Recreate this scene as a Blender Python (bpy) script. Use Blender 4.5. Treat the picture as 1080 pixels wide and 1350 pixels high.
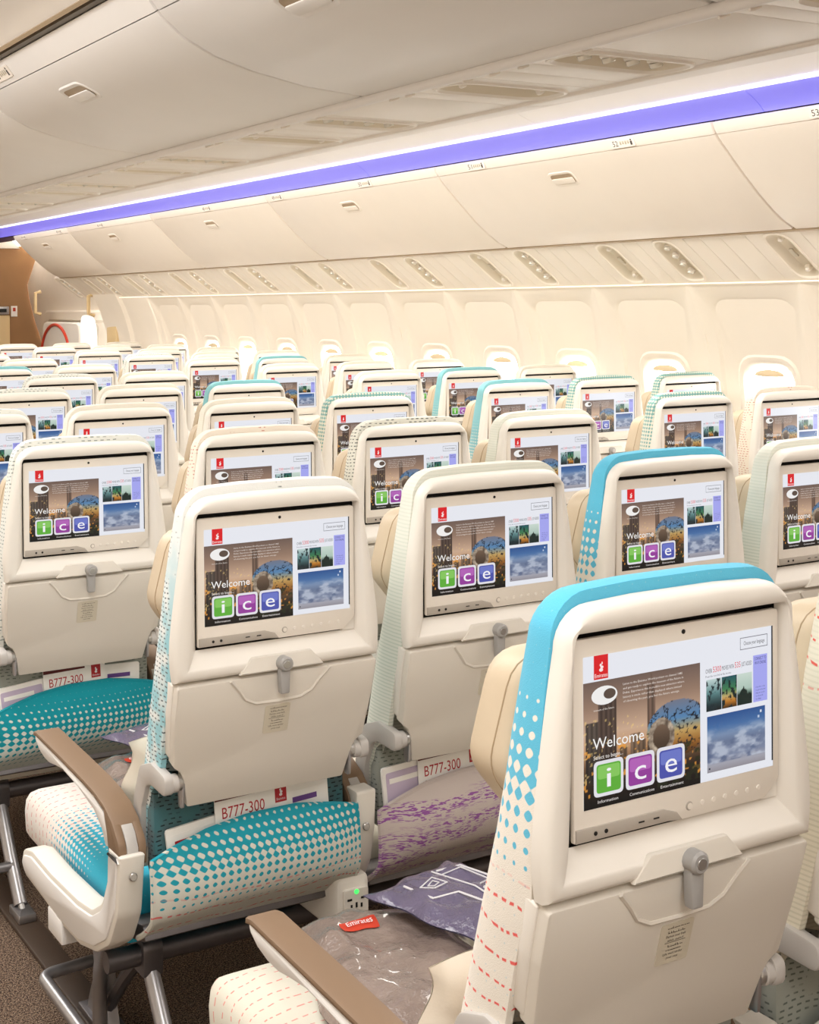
import bpy, math, random
import numpy as np
from mathutils import Vector, Matrix

# ------------------------------------------------------------------ camera, world, lights, exposure
SC = bpy.context.scene
COL = SC.collection
for o in list(bpy.data.objects):
    bpy.data.objects.remove(o)
FL = 1.13                                  # height of the monitors' top edge above the floor
YAW, PITCH, ROLL = 0.5427522, 0.0182077, -0.0077687
CAM = Vector((-1.1068814, -1.2332614, 0.3703157 + FL))
F_PX, PPX, PPY = 1862.325, -4.49, -239.418


def make_camera():
    cy, sy, cp, sp = math.cos(YAW), math.sin(YAW), math.cos(PITCH), math.sin(PITCH)
    f = Vector((sy * cp, cy * cp, -sp))
    r = Vector((cy, -sy, 0))
    u = r.cross(f)
    c, s = math.cos(ROLL), math.sin(ROLL)
    r2, u2 = c * r + s * u, -s * r + c * u
    cd = bpy.data.cameras.new('camera')
    cd.sensor_fit = 'HORIZONTAL'
    cd.sensor_width = 36
    cd.lens = F_PX / 1080 * 36
    cd.shift_x = -PPX / 1080
    cd.shift_y = PPY / 1080
    cd.clip_start = 0.05
    ob = bpy.data.objects.new('camera', cd)
    COL.objects.link(ob)
    M = Matrix((r2, u2, -f)).transposed().to_4x4()
    M.translation = CAM
    ob.matrix_world = M
    SC.camera = ob


make_camera()
SC.view_settings.view_transform = 'Standard'
SC.view_settings.look = 'None'
SC.view_settings.exposure = 0.0
SC.view_settings.gamma = 1.0
SC.view_settings.use_curve_mapping = False
SC.cycles.use_denoising = True
SC.cycles.max_bounces = 10
SC.cycles.diffuse_bounces = 6
SC.cycles.transparent_max_bounces = 8
SC.cycles.sample_clamp_indirect = 6.0

W = bpy.data.worlds.new('world')
SC.world = W
W.use_nodes = True
W.node_tree.nodes['Background'].inputs[0].default_value = (1.0, 0.98, 0.95, 1)
W.node_tree.nodes['Background'].inputs[1].default_value = 14.0


def area(name, loc, rot, sx, sy, power, color):
    l = bpy.data.lights.new(name, 'AREA')
    l.shape = 'RECTANGLE'
    l.size, l.size_y = sx, sy
    l.energy = power
    l.color = color
    o = bpy.data.objects.new(name, l)
    o.location = loc
    o.rotation_euler = rot
    COL.objects.link(o)
    return o


# cabin ceiling lamps above the two aisles
area('aisle_lamp_near', (-0.75, 5.0, 2.36), (0, 0, 0), 0.5, 15.0, 212, (1.0, 0.985, 0.96))
area('aisle_lamp_far', (1.95, 6.0, 2.38), (0, 0, 0), 0.4, 14.0, 200, (1.0, 0.955, 0.885))
# white cove lamp that washes down over the blue panels
area('cove_lamp', (2.560, 5.4, 1.1385 + FL), (0, math.radians(-53), 0), 0.012, 15.2, 9, (0.96, 0.95, 1.0))

# ------------------------------------------------------------------ materials


def s2l(c):
    out = []
    for v in c[:3]:
        v = v / 255.0
        out.append(v / 12.92 if v <= 0.04045 else ((v + 0.055) / 1.055) ** 2.4)
    return tuple(out)


class NT:
    def __init__(self, name):
        self.m = bpy.data.materials.new(name)
        self.m.use_nodes = True
        self.t = self.m.node_tree
        self.b = self.t.nodes['Principled BSDF']

    def n(self, typ, **k):
        x = self.t.nodes.new(typ)
        for a, v in k.items():
            setattr(x, a, v)
        return x

    def put(self, inp, v):
        if isinstance(v, (int, float)):
            inp.default_value = v
        elif isinstance(v, tuple):
            inp.default_value = v + (1,) if len(v) == 3 else v
        else:
            self.t.links.new(v, inp)

    def M(self, op, a, b=0.0, c=0.0):
        x = self.n('ShaderNodeMath', operation=op)
        self.put(x.inputs[0], a)
        self.put(x.inputs[1], b)
        self.put(x.inputs[2], c)
        return x.outputs[0]

    def mix(self, f, a, b):
        x = self.n('ShaderNodeMix', data_type='RGBA')
        self.put(x.inputs[0], f)
        self.put(x.inputs[6], a)
        self.put(x.inputs[7], b)
        return x.outputs[2]

    def coords(self):
        tc = self.n('ShaderNodeTexCoord')
        sp = self.n('ShaderNodeSeparateXYZ')
        self.t.links.new(tc.outputs['Object'], sp.inputs[0])
        return tc.outputs['Object'], sp.outputs[0], sp.outputs[1], sp.outputs[2]

    def noise(self, vec, scale, detail=2.0, rough=0.5):
        x = self.n('ShaderNodeTexNoise')
        if vec is not None:
            self.put(x.inputs['Vector'], vec)
        x.inputs['Scale'].default_value = scale
        x.inputs['Detail'].default_value = detail
        x.inputs['Roughness'].default_value = rough
        return x.outputs[0]

    def step(self, v, lo, hi):
        x = self.n('ShaderNodeMapRange', interpolation_type='SMOOTHSTEP')
        self.put(x.inputs[0], v)
        x.inputs[1].default_value = lo
        x.inputs[2].default_value = hi
        return x.outputs[0]

    def lin(self, v, lo, hi, a=0.0, b=1.0):
        x = self.n('ShaderNodeMapRange')
        self.put(x.inputs[0], v)
        x.inputs[1].default_value = lo
        x.inputs[2].default_value = hi
        x.inputs[3].default_value = a
        x.inputs[4].default_value = b
        return x.outputs[0]

    def comb(self, x, y, z):
        c = self.n('ShaderNodeCombineXYZ')
        self.put(c.inputs[0], x)
        self.put(c.inputs[1], y)
        self.put(c.inputs[2], z)
        return c.outputs[0]

    def bump(self, h, strength, dist=0.002):
        x = self.n('ShaderNodeBump')
        x.inputs['Strength'].default_value = strength
        x.inputs['Distance'].default_value = dist
        self.put(x.inputs['Height'], h)
        self.t.links.new(x.outputs[0], self.b.inputs['Normal'])

    def set(self, color=None, rough=None, metal=None, spec=None, coat=None):
        if color is not None:
            self.put(self.b.inputs['Base Color'], color)
        if rough is not None:
            self.put(self.b.inputs['Roughness'], rough)
        if metal is not None:
            self.b.inputs['Metallic'].default_value = metal
        if spec is not None:
            self.b.inputs['Specular IOR Level'].default_value = spec
        if coat is not None:
            self.b.inputs['Coat Weight'].default_value = coat
        return self.m


def plastic(name, rgb, rough=0.45, grain=0.05, scale=900, spec=0.4, vary=0.02):
    t = NT(name)
    vec, x, y, z = t.coords()
    n1 = t.noise(vec, 6.0, 2)
    c = s2l(rgb)
    dark = tuple(v * (1 - 2 * vary) for v in c)
    t.set(t.mix(n1, dark, c), rough, 0, spec)
    if grain:
        t.bump(t.noise(vec, scale, 1), grain, 0.0006)
    return t.m


MT = {}
MT['shell'] = plastic('seat_shell_plastic', (232, 227, 219), 0.42, 0.06)
MT['tray'] = plastic('tray_plastic', (219, 213, 203), 0.48, 0.12)
MT['bezel'] = plastic('monitor_bezel_plastic', (232, 225, 215), 0.35, 0.03)
MT['bezel_dark'] = plastic('monitor_grey_edge', (176, 168, 158), 0.4, 0.03)
MT['slot'] = plastic('slot_shadow_black', (12, 9, 8), 0.7, 0)  # near-black painted in for the shadow inside the slot above the monitor
MT['post'] = plastic('armrest_post_plastic', (230, 225, 216), 0.42, 0.05)
MT['brown'] = plastic('armrest_brown_plastic', (130, 106, 84), 0.5, 0.1, 700)
MT['arm_white'] = plastic('armrest_white_plastic', (240, 238, 236), 0.35, 0.03)
MT['grey_arm'] = plastic('tray_arm_grey', (188, 184, 180), 0.35, 0.03)
MT['bin'] = plastic('bin_plastic', (244, 235, 224), 0.38, 0.03, 500)
MT['bin_centre'] = plastic('centre_bin_plastic', (238, 234, 230), 0.4, 0.03, 500)
MT['liner'] = plastic('cabin_liner', (246, 238, 226), 0.45, 0.03, 500)
MT['psu'] = plastic('service_panel_plastic', (247, 239, 227), 0.4, 0.03, 500)
MT['psu_centre'] = plastic('centre_service_panel_plastic', (238, 231, 222), 0.4, 0.03, 500)
MT['pod'] = plastic('lamp_recess_plastic', (226, 216, 198), 0.35, 0.03)
MT['ceil'] = plastic('ceiling_plastic', (248, 245, 240), 0.5, 0.03, 500)
MT['shade'] = plastic('shadowed_grip', (226, 206, 172), 0.5, 0)
MT['gold'] = plastic('bronze_trim', (170, 148, 120), 0.4, 0.03)
MT['gap'] = plastic('dark_gap', (52, 22, 26), 0.7, 0)
MT['brownwall'] = plastic('brown_bulkhead', (158, 118, 78), 0.6, 0.3, 60, vary=0.08)
MT['tan'] = plastic('tan_panel', (222, 196, 150), 0.5, 0.05)
MT['red'] = plastic('red_strap', (200, 62, 40), 0.5, 0.05)
MT['black'] = plastic('black_plastic', (20, 20, 20), 0.5, 0)
MT['track'] = plastic('floor_track_cover', (74, 60, 50), 0.5, 0.1)
MT['paper'] = plastic('white_card', (246, 244, 240), 0.5, 0)
MT['cardred'] = plastic('red_print', (176, 34, 44), 0.5, 0)
MT['cardmaroon'] = plastic('maroon_print', (92, 24, 24), 0.5, 0)
MT['lavender'] = plastic('lavender_print', (196, 182, 206), 0.5, 0)
MT['purple'] = plastic('purple_print', (104, 70, 140), 0.5, 0)
MT['ink'] = plastic('dark_ink', (70, 64, 56), 0.6, 0)
MT['label'] = plastic('placard_label', (206, 198, 180), 0.5, 0)
MT['whiteprint'] = plastic('white_print', (235, 235, 240), 0.5, 0)
MT['belt'] = plastic('belt_webbing', (226, 210, 184), 0.7, 0.2, 400)


def leather():
    t = NT('headrest_leather')
    vec, x, y, z = t.coords()
    n = t.noise(vec, 9, 3)
    t.set(t.mix(n, s2l((192, 174, 148)), s2l((210, 194, 170))), 0.45, 0, 0.35)
    t.bump(t.noise(vec, 260, 2), 0.12, 0.001)
    return t.m


MT['leather'] = leather()


def metal(name, rgb, rough):
    t = NT(name)
    vec, x, y, z = t.coords()
    t.set(t.mix(t.noise(vec, 40, 2), s2l(rgb), tuple(v * 0.85 for v in s2l(rgb))), rough, 0.85, 0.5)
    return t.m


MT['steel'] = metal('brushed_steel', (186, 184, 182), 0.3)
MT['alloy'] = metal('grey_alloy', (176, 174, 176), 0.36)
MT['latch'] = plastic('latch_grey', (160, 158, 156), 0.32, 0.02)
MT['darkalloy'] = metal('dark_alloy', (120, 116, 118), 0.45)


def glow(name, rgb, strength):
    t = NT(name)
    c = s2l(rgb)
    t.set((0.02, 0.02, 0.02), 0.4)
    t.put(t.b.inputs['Emission Color'], c)
    t.b.inputs['Emission Strength'].default_value = strength
    return t.m


MT['led_white'] = glow('white_light_strip', (250, 248, 255), 3.0)
MT['led_blue'] = glow('blue_mood_light', (84, 76, 240), 0.72)
MT['led_blue'].node_tree.nodes['Principled BSDF'].inputs['Base Color'].default_value = (0.24, 0.24, 0.40, 1)
MT['led_green'] = glow('green_led', (60, 255, 90), 2.0)
MT['port'] = glow('port_daylight_glow', (255, 246, 232), 1.4)
MT['wash'] = glow('wall_wash_strip', (255, 240, 214), 2.2)


def lens():
    t = NT('reading_lamp_lens')
    t.set(s2l((250, 246, 236)), 0.12, 0, 0.6)
    t.b.inputs['Transmission Weight'].default_value = 0.25
    return t.m


MT['lens'] = lens()


def glass():
    m = bpy.data.materials.new('window_glass')
    m.use_nodes = True
    t = m.node_tree
    t.nodes.clear()
    out = t.nodes.new('ShaderNodeOutputMaterial')
    mx = t.nodes.new('ShaderNodeMixShader')
    tr = t.nodes.new('ShaderNodeBsdfTransparent')
    gl = t.nodes.new('ShaderNodeBsdfGlossy')
    gl.inputs['Roughness'].default_value = 0.05
    mx.inputs[0].default_value = 0.05
    t.links.new(tr.outputs[0], mx.inputs[1])
    t.links.new(gl.outputs[0], mx.inputs[2])
    t.links.new(mx.outputs[0], out.inputs[0])
    return m


MT['glass'] = glass()


def screen_mat():
    t = NT('lit_screen')
    a = t.n('ShaderNodeAttribute', attribute_name='Col')
    t.set((0.01, 0.01, 0.01), 0.25, 0, 0.25)
    t.t.links.new(a.outputs['Color'], t.b.inputs['Emission Color'])
    t.b.inputs['Emission Strength'].default_value = 0.92
    return t.m


MT['screen'] = screen_mat()


def carpet():
    t = NT('speckled_carpet')
    vec, x, y, z = t.coords()
    n1 = t.noise(vec, 210, 2, 0.7)
    n2 = t.noise(vec, 420, 1)
    base = t.mix(t.step(n1, 0.4, 0.62), s2l((58, 46, 42)), s2l((134, 112, 94)))
    t.set(t.mix(t.step(n2, 0.62, 0.7), base, s2l((206, 186, 162))), 0.95, 0, 0.1)
    t.bump(n1, 0.7, 0.006)
    return t.m


MT['carpet'] = carpet()


def film(name, c1, c2):
    t = NT(name)
    vec, x, y, z = t.coords()
    n = t.noise(vec, 14, 4, 0.6)
    t.set(t.mix(n, s2l(c1), s2l(c2)), 0.16, 0, 0.6, 0.6)
    t.bump(t.noise(vec, 38, 4, 0.65), 0.55, 0.012)
    return t.m


MT['pillow'] = plastic('pillow_cloth', (228, 219, 204), 0.7, 0.2, 300)
MT['bagfilm'] = film('clear_brown_film', (112, 96, 90), (158, 142, 134))
MT['violetfilm'] = film('violet_film', (84, 78, 108), (112, 104, 134))


def fabric(name, kind, c_base, c_pat, t0=0.0, t1=1.0, axis='Z', cell=0.0105, c_dash=(214, 96, 90), dash_to=None, seed=0.0, c_low=None):
    """woven seat cloth; coordinates are in metres on the seat. t runs along one axis, s along the other two."""
    t = NT(name)
    vec, x, y, z = t.coords()
    if axis == 'Z':
        tt, s = z, t.M('ADD', x, y)
    else:
        tt, s = y, t.M('ADD', x, z)
    weave = t.noise(vec, 700, 1)
    base = t.mix(t.noise(vec, 16, 2), tuple(v * 0.92 for v in s2l(c_base)), s2l(c_base))
    pat = s2l(c_pat)
    k = 2 * math.pi / cell
    wob = t.M('MULTIPLY', t.M('SUBTRACT', t.noise(vec, 9.0, 2), 0.5), 0.02)
    if kind == 'halftone':
        g = t.M('MULTIPLY', t.M('ADD', t.M('COSINE', t.M('MULTIPLY', s, k)), t.M('COSINE', t.M('MULTIPLY', tt, k))), 0.5)
        thr = t.lin(tt, t0, t1, -1.05, 1.02)
        msk = t.step(t.M('SUBTRACT', g, thr), -0.10, 0.10)
        col = t.mix(msk, base, pat)
    elif kind == 'dashes':
        v = t.M('ADD', tt, wob)
        row = t.M('FRACT', t.M('MULTIPLY', v, 1 / 0.0088))
        idx = t.M('FLOOR', t.M('MULTIPLY', v, 1 / 0.0088))
        sh = t.M('MULTIPLY', t.M('FRACT', t.M('MULTIPLY', t.M('SINE', t.M('MULTIPLY', idx, 12.9)), 43.7)), 5.0)
        seg = t.M('FRACT', t.M('ADD', t.M('MULTIPLY', s, 1 / 0.016), sh))
        rnd = t.noise(vec, 24, 1)
        m1 = t.M('MULTIPLY', t.step(t.M('ABSOLUTE', t.M('SUBTRACT', row, 0.5)), 0.20, 0.10), t.step(t.M('ABSOLUTE', t.M('SUBTRACT', seg, 0.5)), 0.30, 0.22))
        dens = t.lin(tt, t0, t1, 0.30, 0.60)
        msk = t.M('MULTIPLY', m1, t.step(t.M('SUBTRACT', dens, rnd), -0.06, 0.02))
        if c_low is not None:
            low = t.M('MULTIPLY', t.lin(tt, t0, t1, 0.0, 0.8), t.step(rnd, 0.32, 0.6))
            base = t.mix(low, base, s2l(c_low))
        col = t.mix(msk, base, pat)
    elif kind == 'ribs':
        row = t.M('SINE', t.M('MULTIPLY', tt, 2 * math.pi / 0.007))
        col = t.mix(t.M('MULTIPLY', t.step(row, 0.0, 0.7), t.lin(tt, t0, t1, 0.2, 0.55)), base, pat)
    elif kind == 'broken':
        v = t.M('ADD', tt, t.M('MULTIPLY', wob, 1.4))
        big = t.noise(t.comb(t.M('MULTIPLY', s, 2.2), t.M('MULTIPLY', v, 24.0), seed), 1.6, 1)
        spk = t.noise(t.comb(t.M('MULTIPLY', s, 42.0), t.M('MULTIPLY', v, 190.0), seed), 2.2, 1)
        col = t.mix(t.M('MULTIPLY', t.step(big, 0.42, 0.56), t.step(spk, 0.5, 0.56)), base, pat)
    else:
        col = base
    if dash_to is not None:                      # wandering dashed lines at one end of the piece
        a, b = dash_to
        v = t.M('ADD', tt, t.M('MULTIPLY', wob, 1.6))
        row = t.M('FRACT', t.M('MULTIPLY', v, 1 / 0.030))
        seg = t.M('FRACT', t.M('ADD', t.M('MULTIPLY', s, 1 / 0.017), t.M('MULTIPLY', t.noise(vec, 22, 1), 3.0)))
        m2 = t.M('MULTIPLY', t.step(t.M('ABSOLUTE', t.M('SUBTRACT', row, 0.5)), 0.075, 0.03), t.step(seg, 0.42, 0.5))
        zone = t.step(tt, a, b)
        col = t.mix(t.M('MULTIPLY', m2, zone), col, s2l(c_dash))
    t.set(col, 0.92, 0, 0.15)
    t.b.inputs['Sheen Weight'].default_value = 0.15
    t.bump(weave, 0.35, 0.0012)
    return t.m


def Zh(zr):
    return zr + FL


CREAM, WHITE = (232, 228, 216), (236, 236, 232)
FB = {
    'blue': (fabric('cloth_blue_dots', 'halftone', (236, 230, 220), (92, 184, 216), Zh(-0.05), Zh(-0.275), cell=0.0195, c_dash=(226, 92, 86), dash_to=(Zh(-0.26), Zh(-0.29))), 'bright blue dotted'),
    'palegreen': (fabric('cloth_pale_green', 'ribs', (228, 230, 220), (182, 194, 180), Zh(0.0), Zh(-0.3)), 'pale green ribbed'),
    'tealdash': (fabric('cloth_teal_dash', 'dashes', (234, 236, 234), (92, 104, 108), Zh(0.02), Zh(-0.22), c_low=(112, 190, 206)), 'white and teal flecked'),
    'greydash': (fabric('cloth_grey_dash', 'dashes', (226, 228, 222), (136, 146, 142), Zh(0.3), Zh(-0.1)), 'grey dashed'),
    'darkdash': (fabric('cloth_dark_dash', 'dashes', (222, 222, 212), (92, 98, 94), Zh(0.3), Zh(-0.05)), 'black dashed'),
    'greencheck': (fabric('cloth_green_check', 'halftone', (228, 226, 212), (120, 170, 168), Zh(0.30), Zh(-0.34), cell=0.0125), 'green checked'),
    'paleplain': (fabric('cloth_pale_plain', 'ribs', (232, 228, 216), (212, 208, 196), Zh(0.0), Zh(-0.4)), 'plain cream'),
    'pinkdash': (fabric('cloth_pink_dash', 'dashes', (236, 226, 212), (196, 140, 128), Zh(0.1), Zh(-0.2)), 'cream and pink flecked'),
    'creamred': (fabric('cloth_cream_red', 'ribs', (232, 226, 208), (200, 196, 174), Zh(0.0), Zh(-0.3), c_dash=(222, 96, 84), dash_to=(Zh(-0.16), Zh(-0.1))), 'cream and red dashed'),
    'teal': (fabric('cloth_teal_solid', 'halftone', (226, 226, 216), (132, 190, 198), Zh(-0.1), Zh(-0.45), cell=0.0125), 'soft teal'),
}
PK = {
    'teal_dots': fabric('pocket_teal_dots', 'halftone', (206, 206, 196), (34, 148, 166), 0.585, 0.40, cell=0.0152, c_dash=(206, 104, 100), dash_to=(0.45, 0.425)),
    'teal_plain': fabric('pocket_teal', 'halftone', (196, 206, 200), (20, 136, 150), 0.53, 0.36, cell=0.0152),
    'purple': fabric('pocket_purple', 'broken', (190, 178, 172), (138, 84, 148), seed=3.0),
    'grey': fabric('pocket_grey', 'ribs', (204, 204, 196), (160, 170, 166), 0.6, 0.4),
}
MT['cushion'] = fabric('cushion_pink_teal', 'halftone', (234, 228, 222), (46, 176, 208), 0.44, 0.74, axis='Y', cell=0.0175, c_dash=(212, 128, 124), dash_to=(0.56, 0.68))
MT['lower_back'] = fabric('cloth_lower_back', 'dashes', (78, 100, 104), (36, 46, 50), 0.9, 0.5, c_low=(62, 112, 120))
MT['lower_grey'] = fabric('cloth_lower_grey', 'dashes', (150, 154, 146), (92, 98, 94), 0.9, 0.5)
MT['cushion_cream'] = fabric('cushion_cream', 'plain', (226, 222, 208), (210, 208, 196), axis='Y', c_dash=(222, 146, 136), dash_to=(0.40, 0.80))

# ------------------------------------------------------------------ mesh helpers


def rpoly(pts, k=4):
    """closed polygon of (a, b, radius) corners -> rounded list of (a, b), k+1 points a corner"""
    out = []
    n = len(pts)
    for i in range(n):
        p, q, r = Vector(pts[i - 1][:2]), Vector(pts[i][:2]), Vector(pts[(i + 1) % n][:2])
        rad = max(pts[i][2] if len(pts[i]) > 2 else 0.0, 1e-4)
        d1, d2 = (p - q), (r - q)
        l1, l2 = d1.length, d2.length
        d1.normalize()
        d2.normalize()
        ang = math.acos(max(-1, min(1, d1.dot(d2))))
        t = min(rad / max(math.tan(ang / 2), 1e-3), 0.48 * l1, 0.48 * l2)
        a, b = q + d1 * t, q + d2 * t
        for j in range(k + 1):
            w = j / k
            out.append(tuple((1 - w) ** 2 * a + 2 * w * (1 - w) * q + w * w * b))
    return out


def inset(poly, d):
    n = len(poly)
    area2 = sum(poly[i - 1][0] * poly[i][1] - poly[i][0] * poly[i - 1][1] for i in range(n))
    sg = 1 if area2 > 0 else -1
    out = []
    for i in range(n):
        j, k = i - 1, (i + 1) % n
        while (Vector(poly[j]) - Vector(poly[i])).length < 1e-6:
            j -= 1
        while (Vector(poly[k]) - Vector(poly[i])).length < 1e-6:
            k = (k + 1) % n
        e1 = (Vector(poly[i]) - Vector(poly[j])).normalized()
        e2 = (Vector(poly[k]) - Vector(poly[i])).normalized()
        n1, n2 = Vector((-e1.y, e1.x)) * sg, Vector((-e2.y, e2.x)) * sg
        m = n1 + n2
        m = m / max(m.length_squared * 0.5, 0.5)
        out.append((poly[i][0] + m.x * d, poly[i][1] + m.y * d))
    return out


def shrink(poly, d, lim=0.02):
    """inset that never folds over itself: beyond lim the outline is drawn in towards its middle"""
    if d <= lim:
        return inset(poly, d)
    q = inset(poly, lim)
    cx = (min(p[0] for p in q) + max(p[0] for p in q)) / 2
    cy = (min(p[1] for p in q) + max(p[1] for p in q)) / 2
    hx = max(p[0] for p in q) - cx
    hy = max(p[1] for p in q) - cy
    fx, fy = max(1 - (d - lim) / hx, 0.05), max(1 - (d - lim) / hy, 0.05)
    return [(cx + (p[0] - cx) * fx, cy + (p[1] - cy) * fy) for p in q]


class MB:
    def __init__(self):
        self.v, self.f, self.mi, self.mats = [], [], [], []

    def mat(self, m):
        if m not in self.mats:
            self.mats.append(m)
        return self.mats.index(m)

    def face(self, f, mi):
        self.f.append(f)
        self.mi.append(mi)

    def loft(self, rings, m, cap0=True, cap1=True, m1=None, closed=True):
        mi = self.mat(m)
        base = len(self.v)
        n = len(rings[0])
        for r in rings:
            self.v += [tuple(p) for p in r]
        for i in range(len(rings) - 1):
            for j in range(n if closed else n - 1):
                a, b = base + i * n + j, base + i * n + (j + 1) % n
                self.face((a, b, b + n, a + n), mi)
        if cap0:
            self.face(tuple(base + j for j in reversed(range(n))), mi)
        if cap1:
            self.face(tuple(base + (len(rings) - 1) * n + j for j in range(n)), self.mat(m1) if m1 else mi)

    def slab(self, poly, axis, lo, hi, m, bev=0.0, m_hi=None):
        """prism of a 2-D outline between lo and hi along an axis, edges rounded by bev"""
        def put(q, h):
            return {'x': (h, q[0], q[1]), 'y': (q[0], h, q[1]), 'z': (q[0], q[1], h)}[axis]
        if bev > 0:
            lv = [(lo, bev), (lo + 0.3 * bev, 0.3 * bev), (lo + bev, 0), (hi - bev, 0), (hi - 0.3 * bev, 0.3 * bev), (hi, bev)]
        else:
            lv = [(lo, 0), (hi, 0)]
        self.loft([[put(q, h) for q in (inset(poly, d) if d else poly)] for h, d in lv], m, m1=m_hi)

    def box(self, x0, x1, y0, y1, z0, z1, m, bev=0.0, r=0.0):
        r = max(r, bev)
        k = 1 if r < 0.004 else 3
        self.slab(rpoly([(x0, y0, r), (x1, y0, r), (x1, y1, r), (x0, y1, r)], k), 'z', z0, z1, m, bev)

    def tube(self, path, rad, m, n=8, caps=True):
        path = [Vector(p) for p in path]
        rings = []
        up = None
        for i, p in enumerate(path):
            a = path[max(i - 1, 0)]
            b = path[min(i + 1, len(path) - 1)]
            t = (b - a).normalized()
            if up is None:
                up = Vector((0, 0, 1)) if abs(t.z) < 0.9 else Vector((1, 0, 0))
            s = t.cross(up).normalized()
            up = s.cross(t).normalized()
            r = rad[i] if isinstance(rad, (list, tuple)) else rad
            rings.append([p + r * (math.cos(2 * math.pi * j / n) * s + math.sin(2 * math.pi * j / n) * up) for j in range(n)])
        self.loft(rings, m, caps, caps)

    def disc(self, c, axis, r, h, m, n=12, bev=0.0):
        """short cylinder from c along axis"""
        a = Vector(axis).normalized()
        u = a.orthogonal().normalized()
        w = a.cross(u)
        c = Vector(c)
        lv = [(0, r), (h - bev, r), (h, r - bev)] if bev else [(0, r), (h, r)]
        self.loft([[c + a * d + rr * (math.cos(2 * math.pi * j / n) * u + math.sin(2 * math.pi * j / n) * w) for j in range(n)] for d, rr in lv], m)

    def grid(self, fn, nu, nv, m):
        mi = self.mat(m)
        base = len(self.v)
        for i in range(nu + 1):
            for j in range(nv + 1):
                self.v.append(tuple(fn(i / nu, j / nv)))
        for i in range(nu):
            for j in range(nv):
                a = base + i * (nv + 1) + j
                self.face((a, a + nv + 1, a + nv + 2, a + 1), mi)

    def raw(self, vs, fs, m):
        mi = self.mat(m)
        b = len(self.v)
        self.v += [tuple(p) for p in vs]
        for f in fs:
            self.face(tuple(b + i for i in f), mi)

    def xf(self, M, start=0):
        self.v[start:] = [tuple(M @ Vector(p)) for p in self.v[start:]]

    def mesh(self, name, smooth=True, angle=38):
        me = bpy.data.meshes.new(name)
        me.from_pydata(self.v, [], self.f)
        for m in self.mats:
            me.materials.append(m)
        me.polygons.foreach_set('material_index', self.mi)
        if smooth:
            me.polygons.foreach_set('use_smooth', [True] * len(self.f))
            me.set_sharp_from_angle(angle=math.radians(angle))
        me.validate()
        me.update()
        return me


def link(name, me, parent=None, loc=(0, 0, 0), rot=(0, 0, 0), kind=None, label=None, cat=None, group=None):
    o = bpy.data.objects.new(name, me)
    COL.objects.link(o)
    o.location = loc
    o.rotation_euler = rot
    if parent is not None:
        o.parent = parent
    if kind:
        o['kind'] = kind
    if label:
        o['label'] = label
    if cat:
        o['category'] = cat
    if group:
        o['group'] = group
    return o


_text_cache = {}


def text_mesh(s, res=2, font=None):
    """outline of a word as (verts, faces), baseline at 0, height of a capital about 1"""
    key = (s, res)
    if key not in _text_cache:
        cu = bpy.data.curves.new('t', 'FONT')
        cu.body = s
        cu.size = 1.0
        cu.resolution_u = res
        cu.fill_mode = 'FRONT'
        ob = bpy.data.objects.new('t', cu)
        COL.objects.link(ob)
        dg = bpy.context.evaluated_depsgraph_get()
        ev = ob.evaluated_get(dg)
        me = ev.to_mesh()
        vs = [(v.co.x, v.co.y) for v in me.vertices]
        fs = [tuple(p.vertices) for p in me.polygons]
        ev.to_mesh_clear()
        bpy.data.objects.remove(ob)
        bpy.data.curves.remove(cu)
        xs = [v[0] for v in vs] or [0]
        x0, w = min(xs), max(xs) - min(xs)
        _text_cache[key] = ([(a - x0, b) for a, b in vs], fs, w)
    return _text_cache[key]


def put_text(mb, s, org, ax, ay, width, height, m, res=2):
    """flat print: org = lower left corner, ax / ay = unit directions, fitted to width and height (height of a capital)"""
    vs, fs, w = text_mesh(s, res)
    sx, sy = width / max(w, 1e-6), height / 0.70
    o, ax, ay = Vector(org), Vector(ax), Vector(ay)
    mb.raw([o + ax * (a * sx) + ay * (b * sy) for a, b in vs], fs, m)


# ------------------------------------------------------------------ screen picture


def vnoise(x, y, seed=0):
    xi, yi = np.floor(x).astype(int), np.floor(y).astype(int)
    xf, yf = x - xi, y - yi

    def h(a, b):
        n = (a * 374761393 + b * 668265263 + seed * 974711) & 0x7fffffff
        n = ((n ^ (n >> 13)) * 1274126177) & 0x7fffffff
        return ((n ^ (n >> 16)) & 0xffff) / 65535.0
    u, v = xf * xf * (3 - 2 * xf), yf * yf * (3 - 2 * yf)
    return (h(xi, yi) * (1 - u) + h(xi + 1, yi) * u) * (1 - v) + (h(xi, yi + 1) * (1 - u) + h(xi + 1, yi + 1) * u) * v


def fbm(x, y, seed=0, n=4):
    s, a = 0, 0.5
    for i in range(n):
        s = s + a * vnoise(x * 2 ** i, y * 2 ** i, seed + i)
        a *= 0.5
    return s


def ramp(t, stops):
    t = np.asarray(t)
    xs = [s[0] for s in stops]
    return np.stack([np.interp(t, xs, [s[1][c] for s in stops]) for c in range(3)], -1)


def blend(img, m, c):
    m = np.clip(m, 0, 1)[..., None]
    return img * (1 - m) + np.array(c, float) * m if not isinstance(c, np.ndarray) or c.ndim == 1 else img * (1 - m) + c * m


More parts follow.
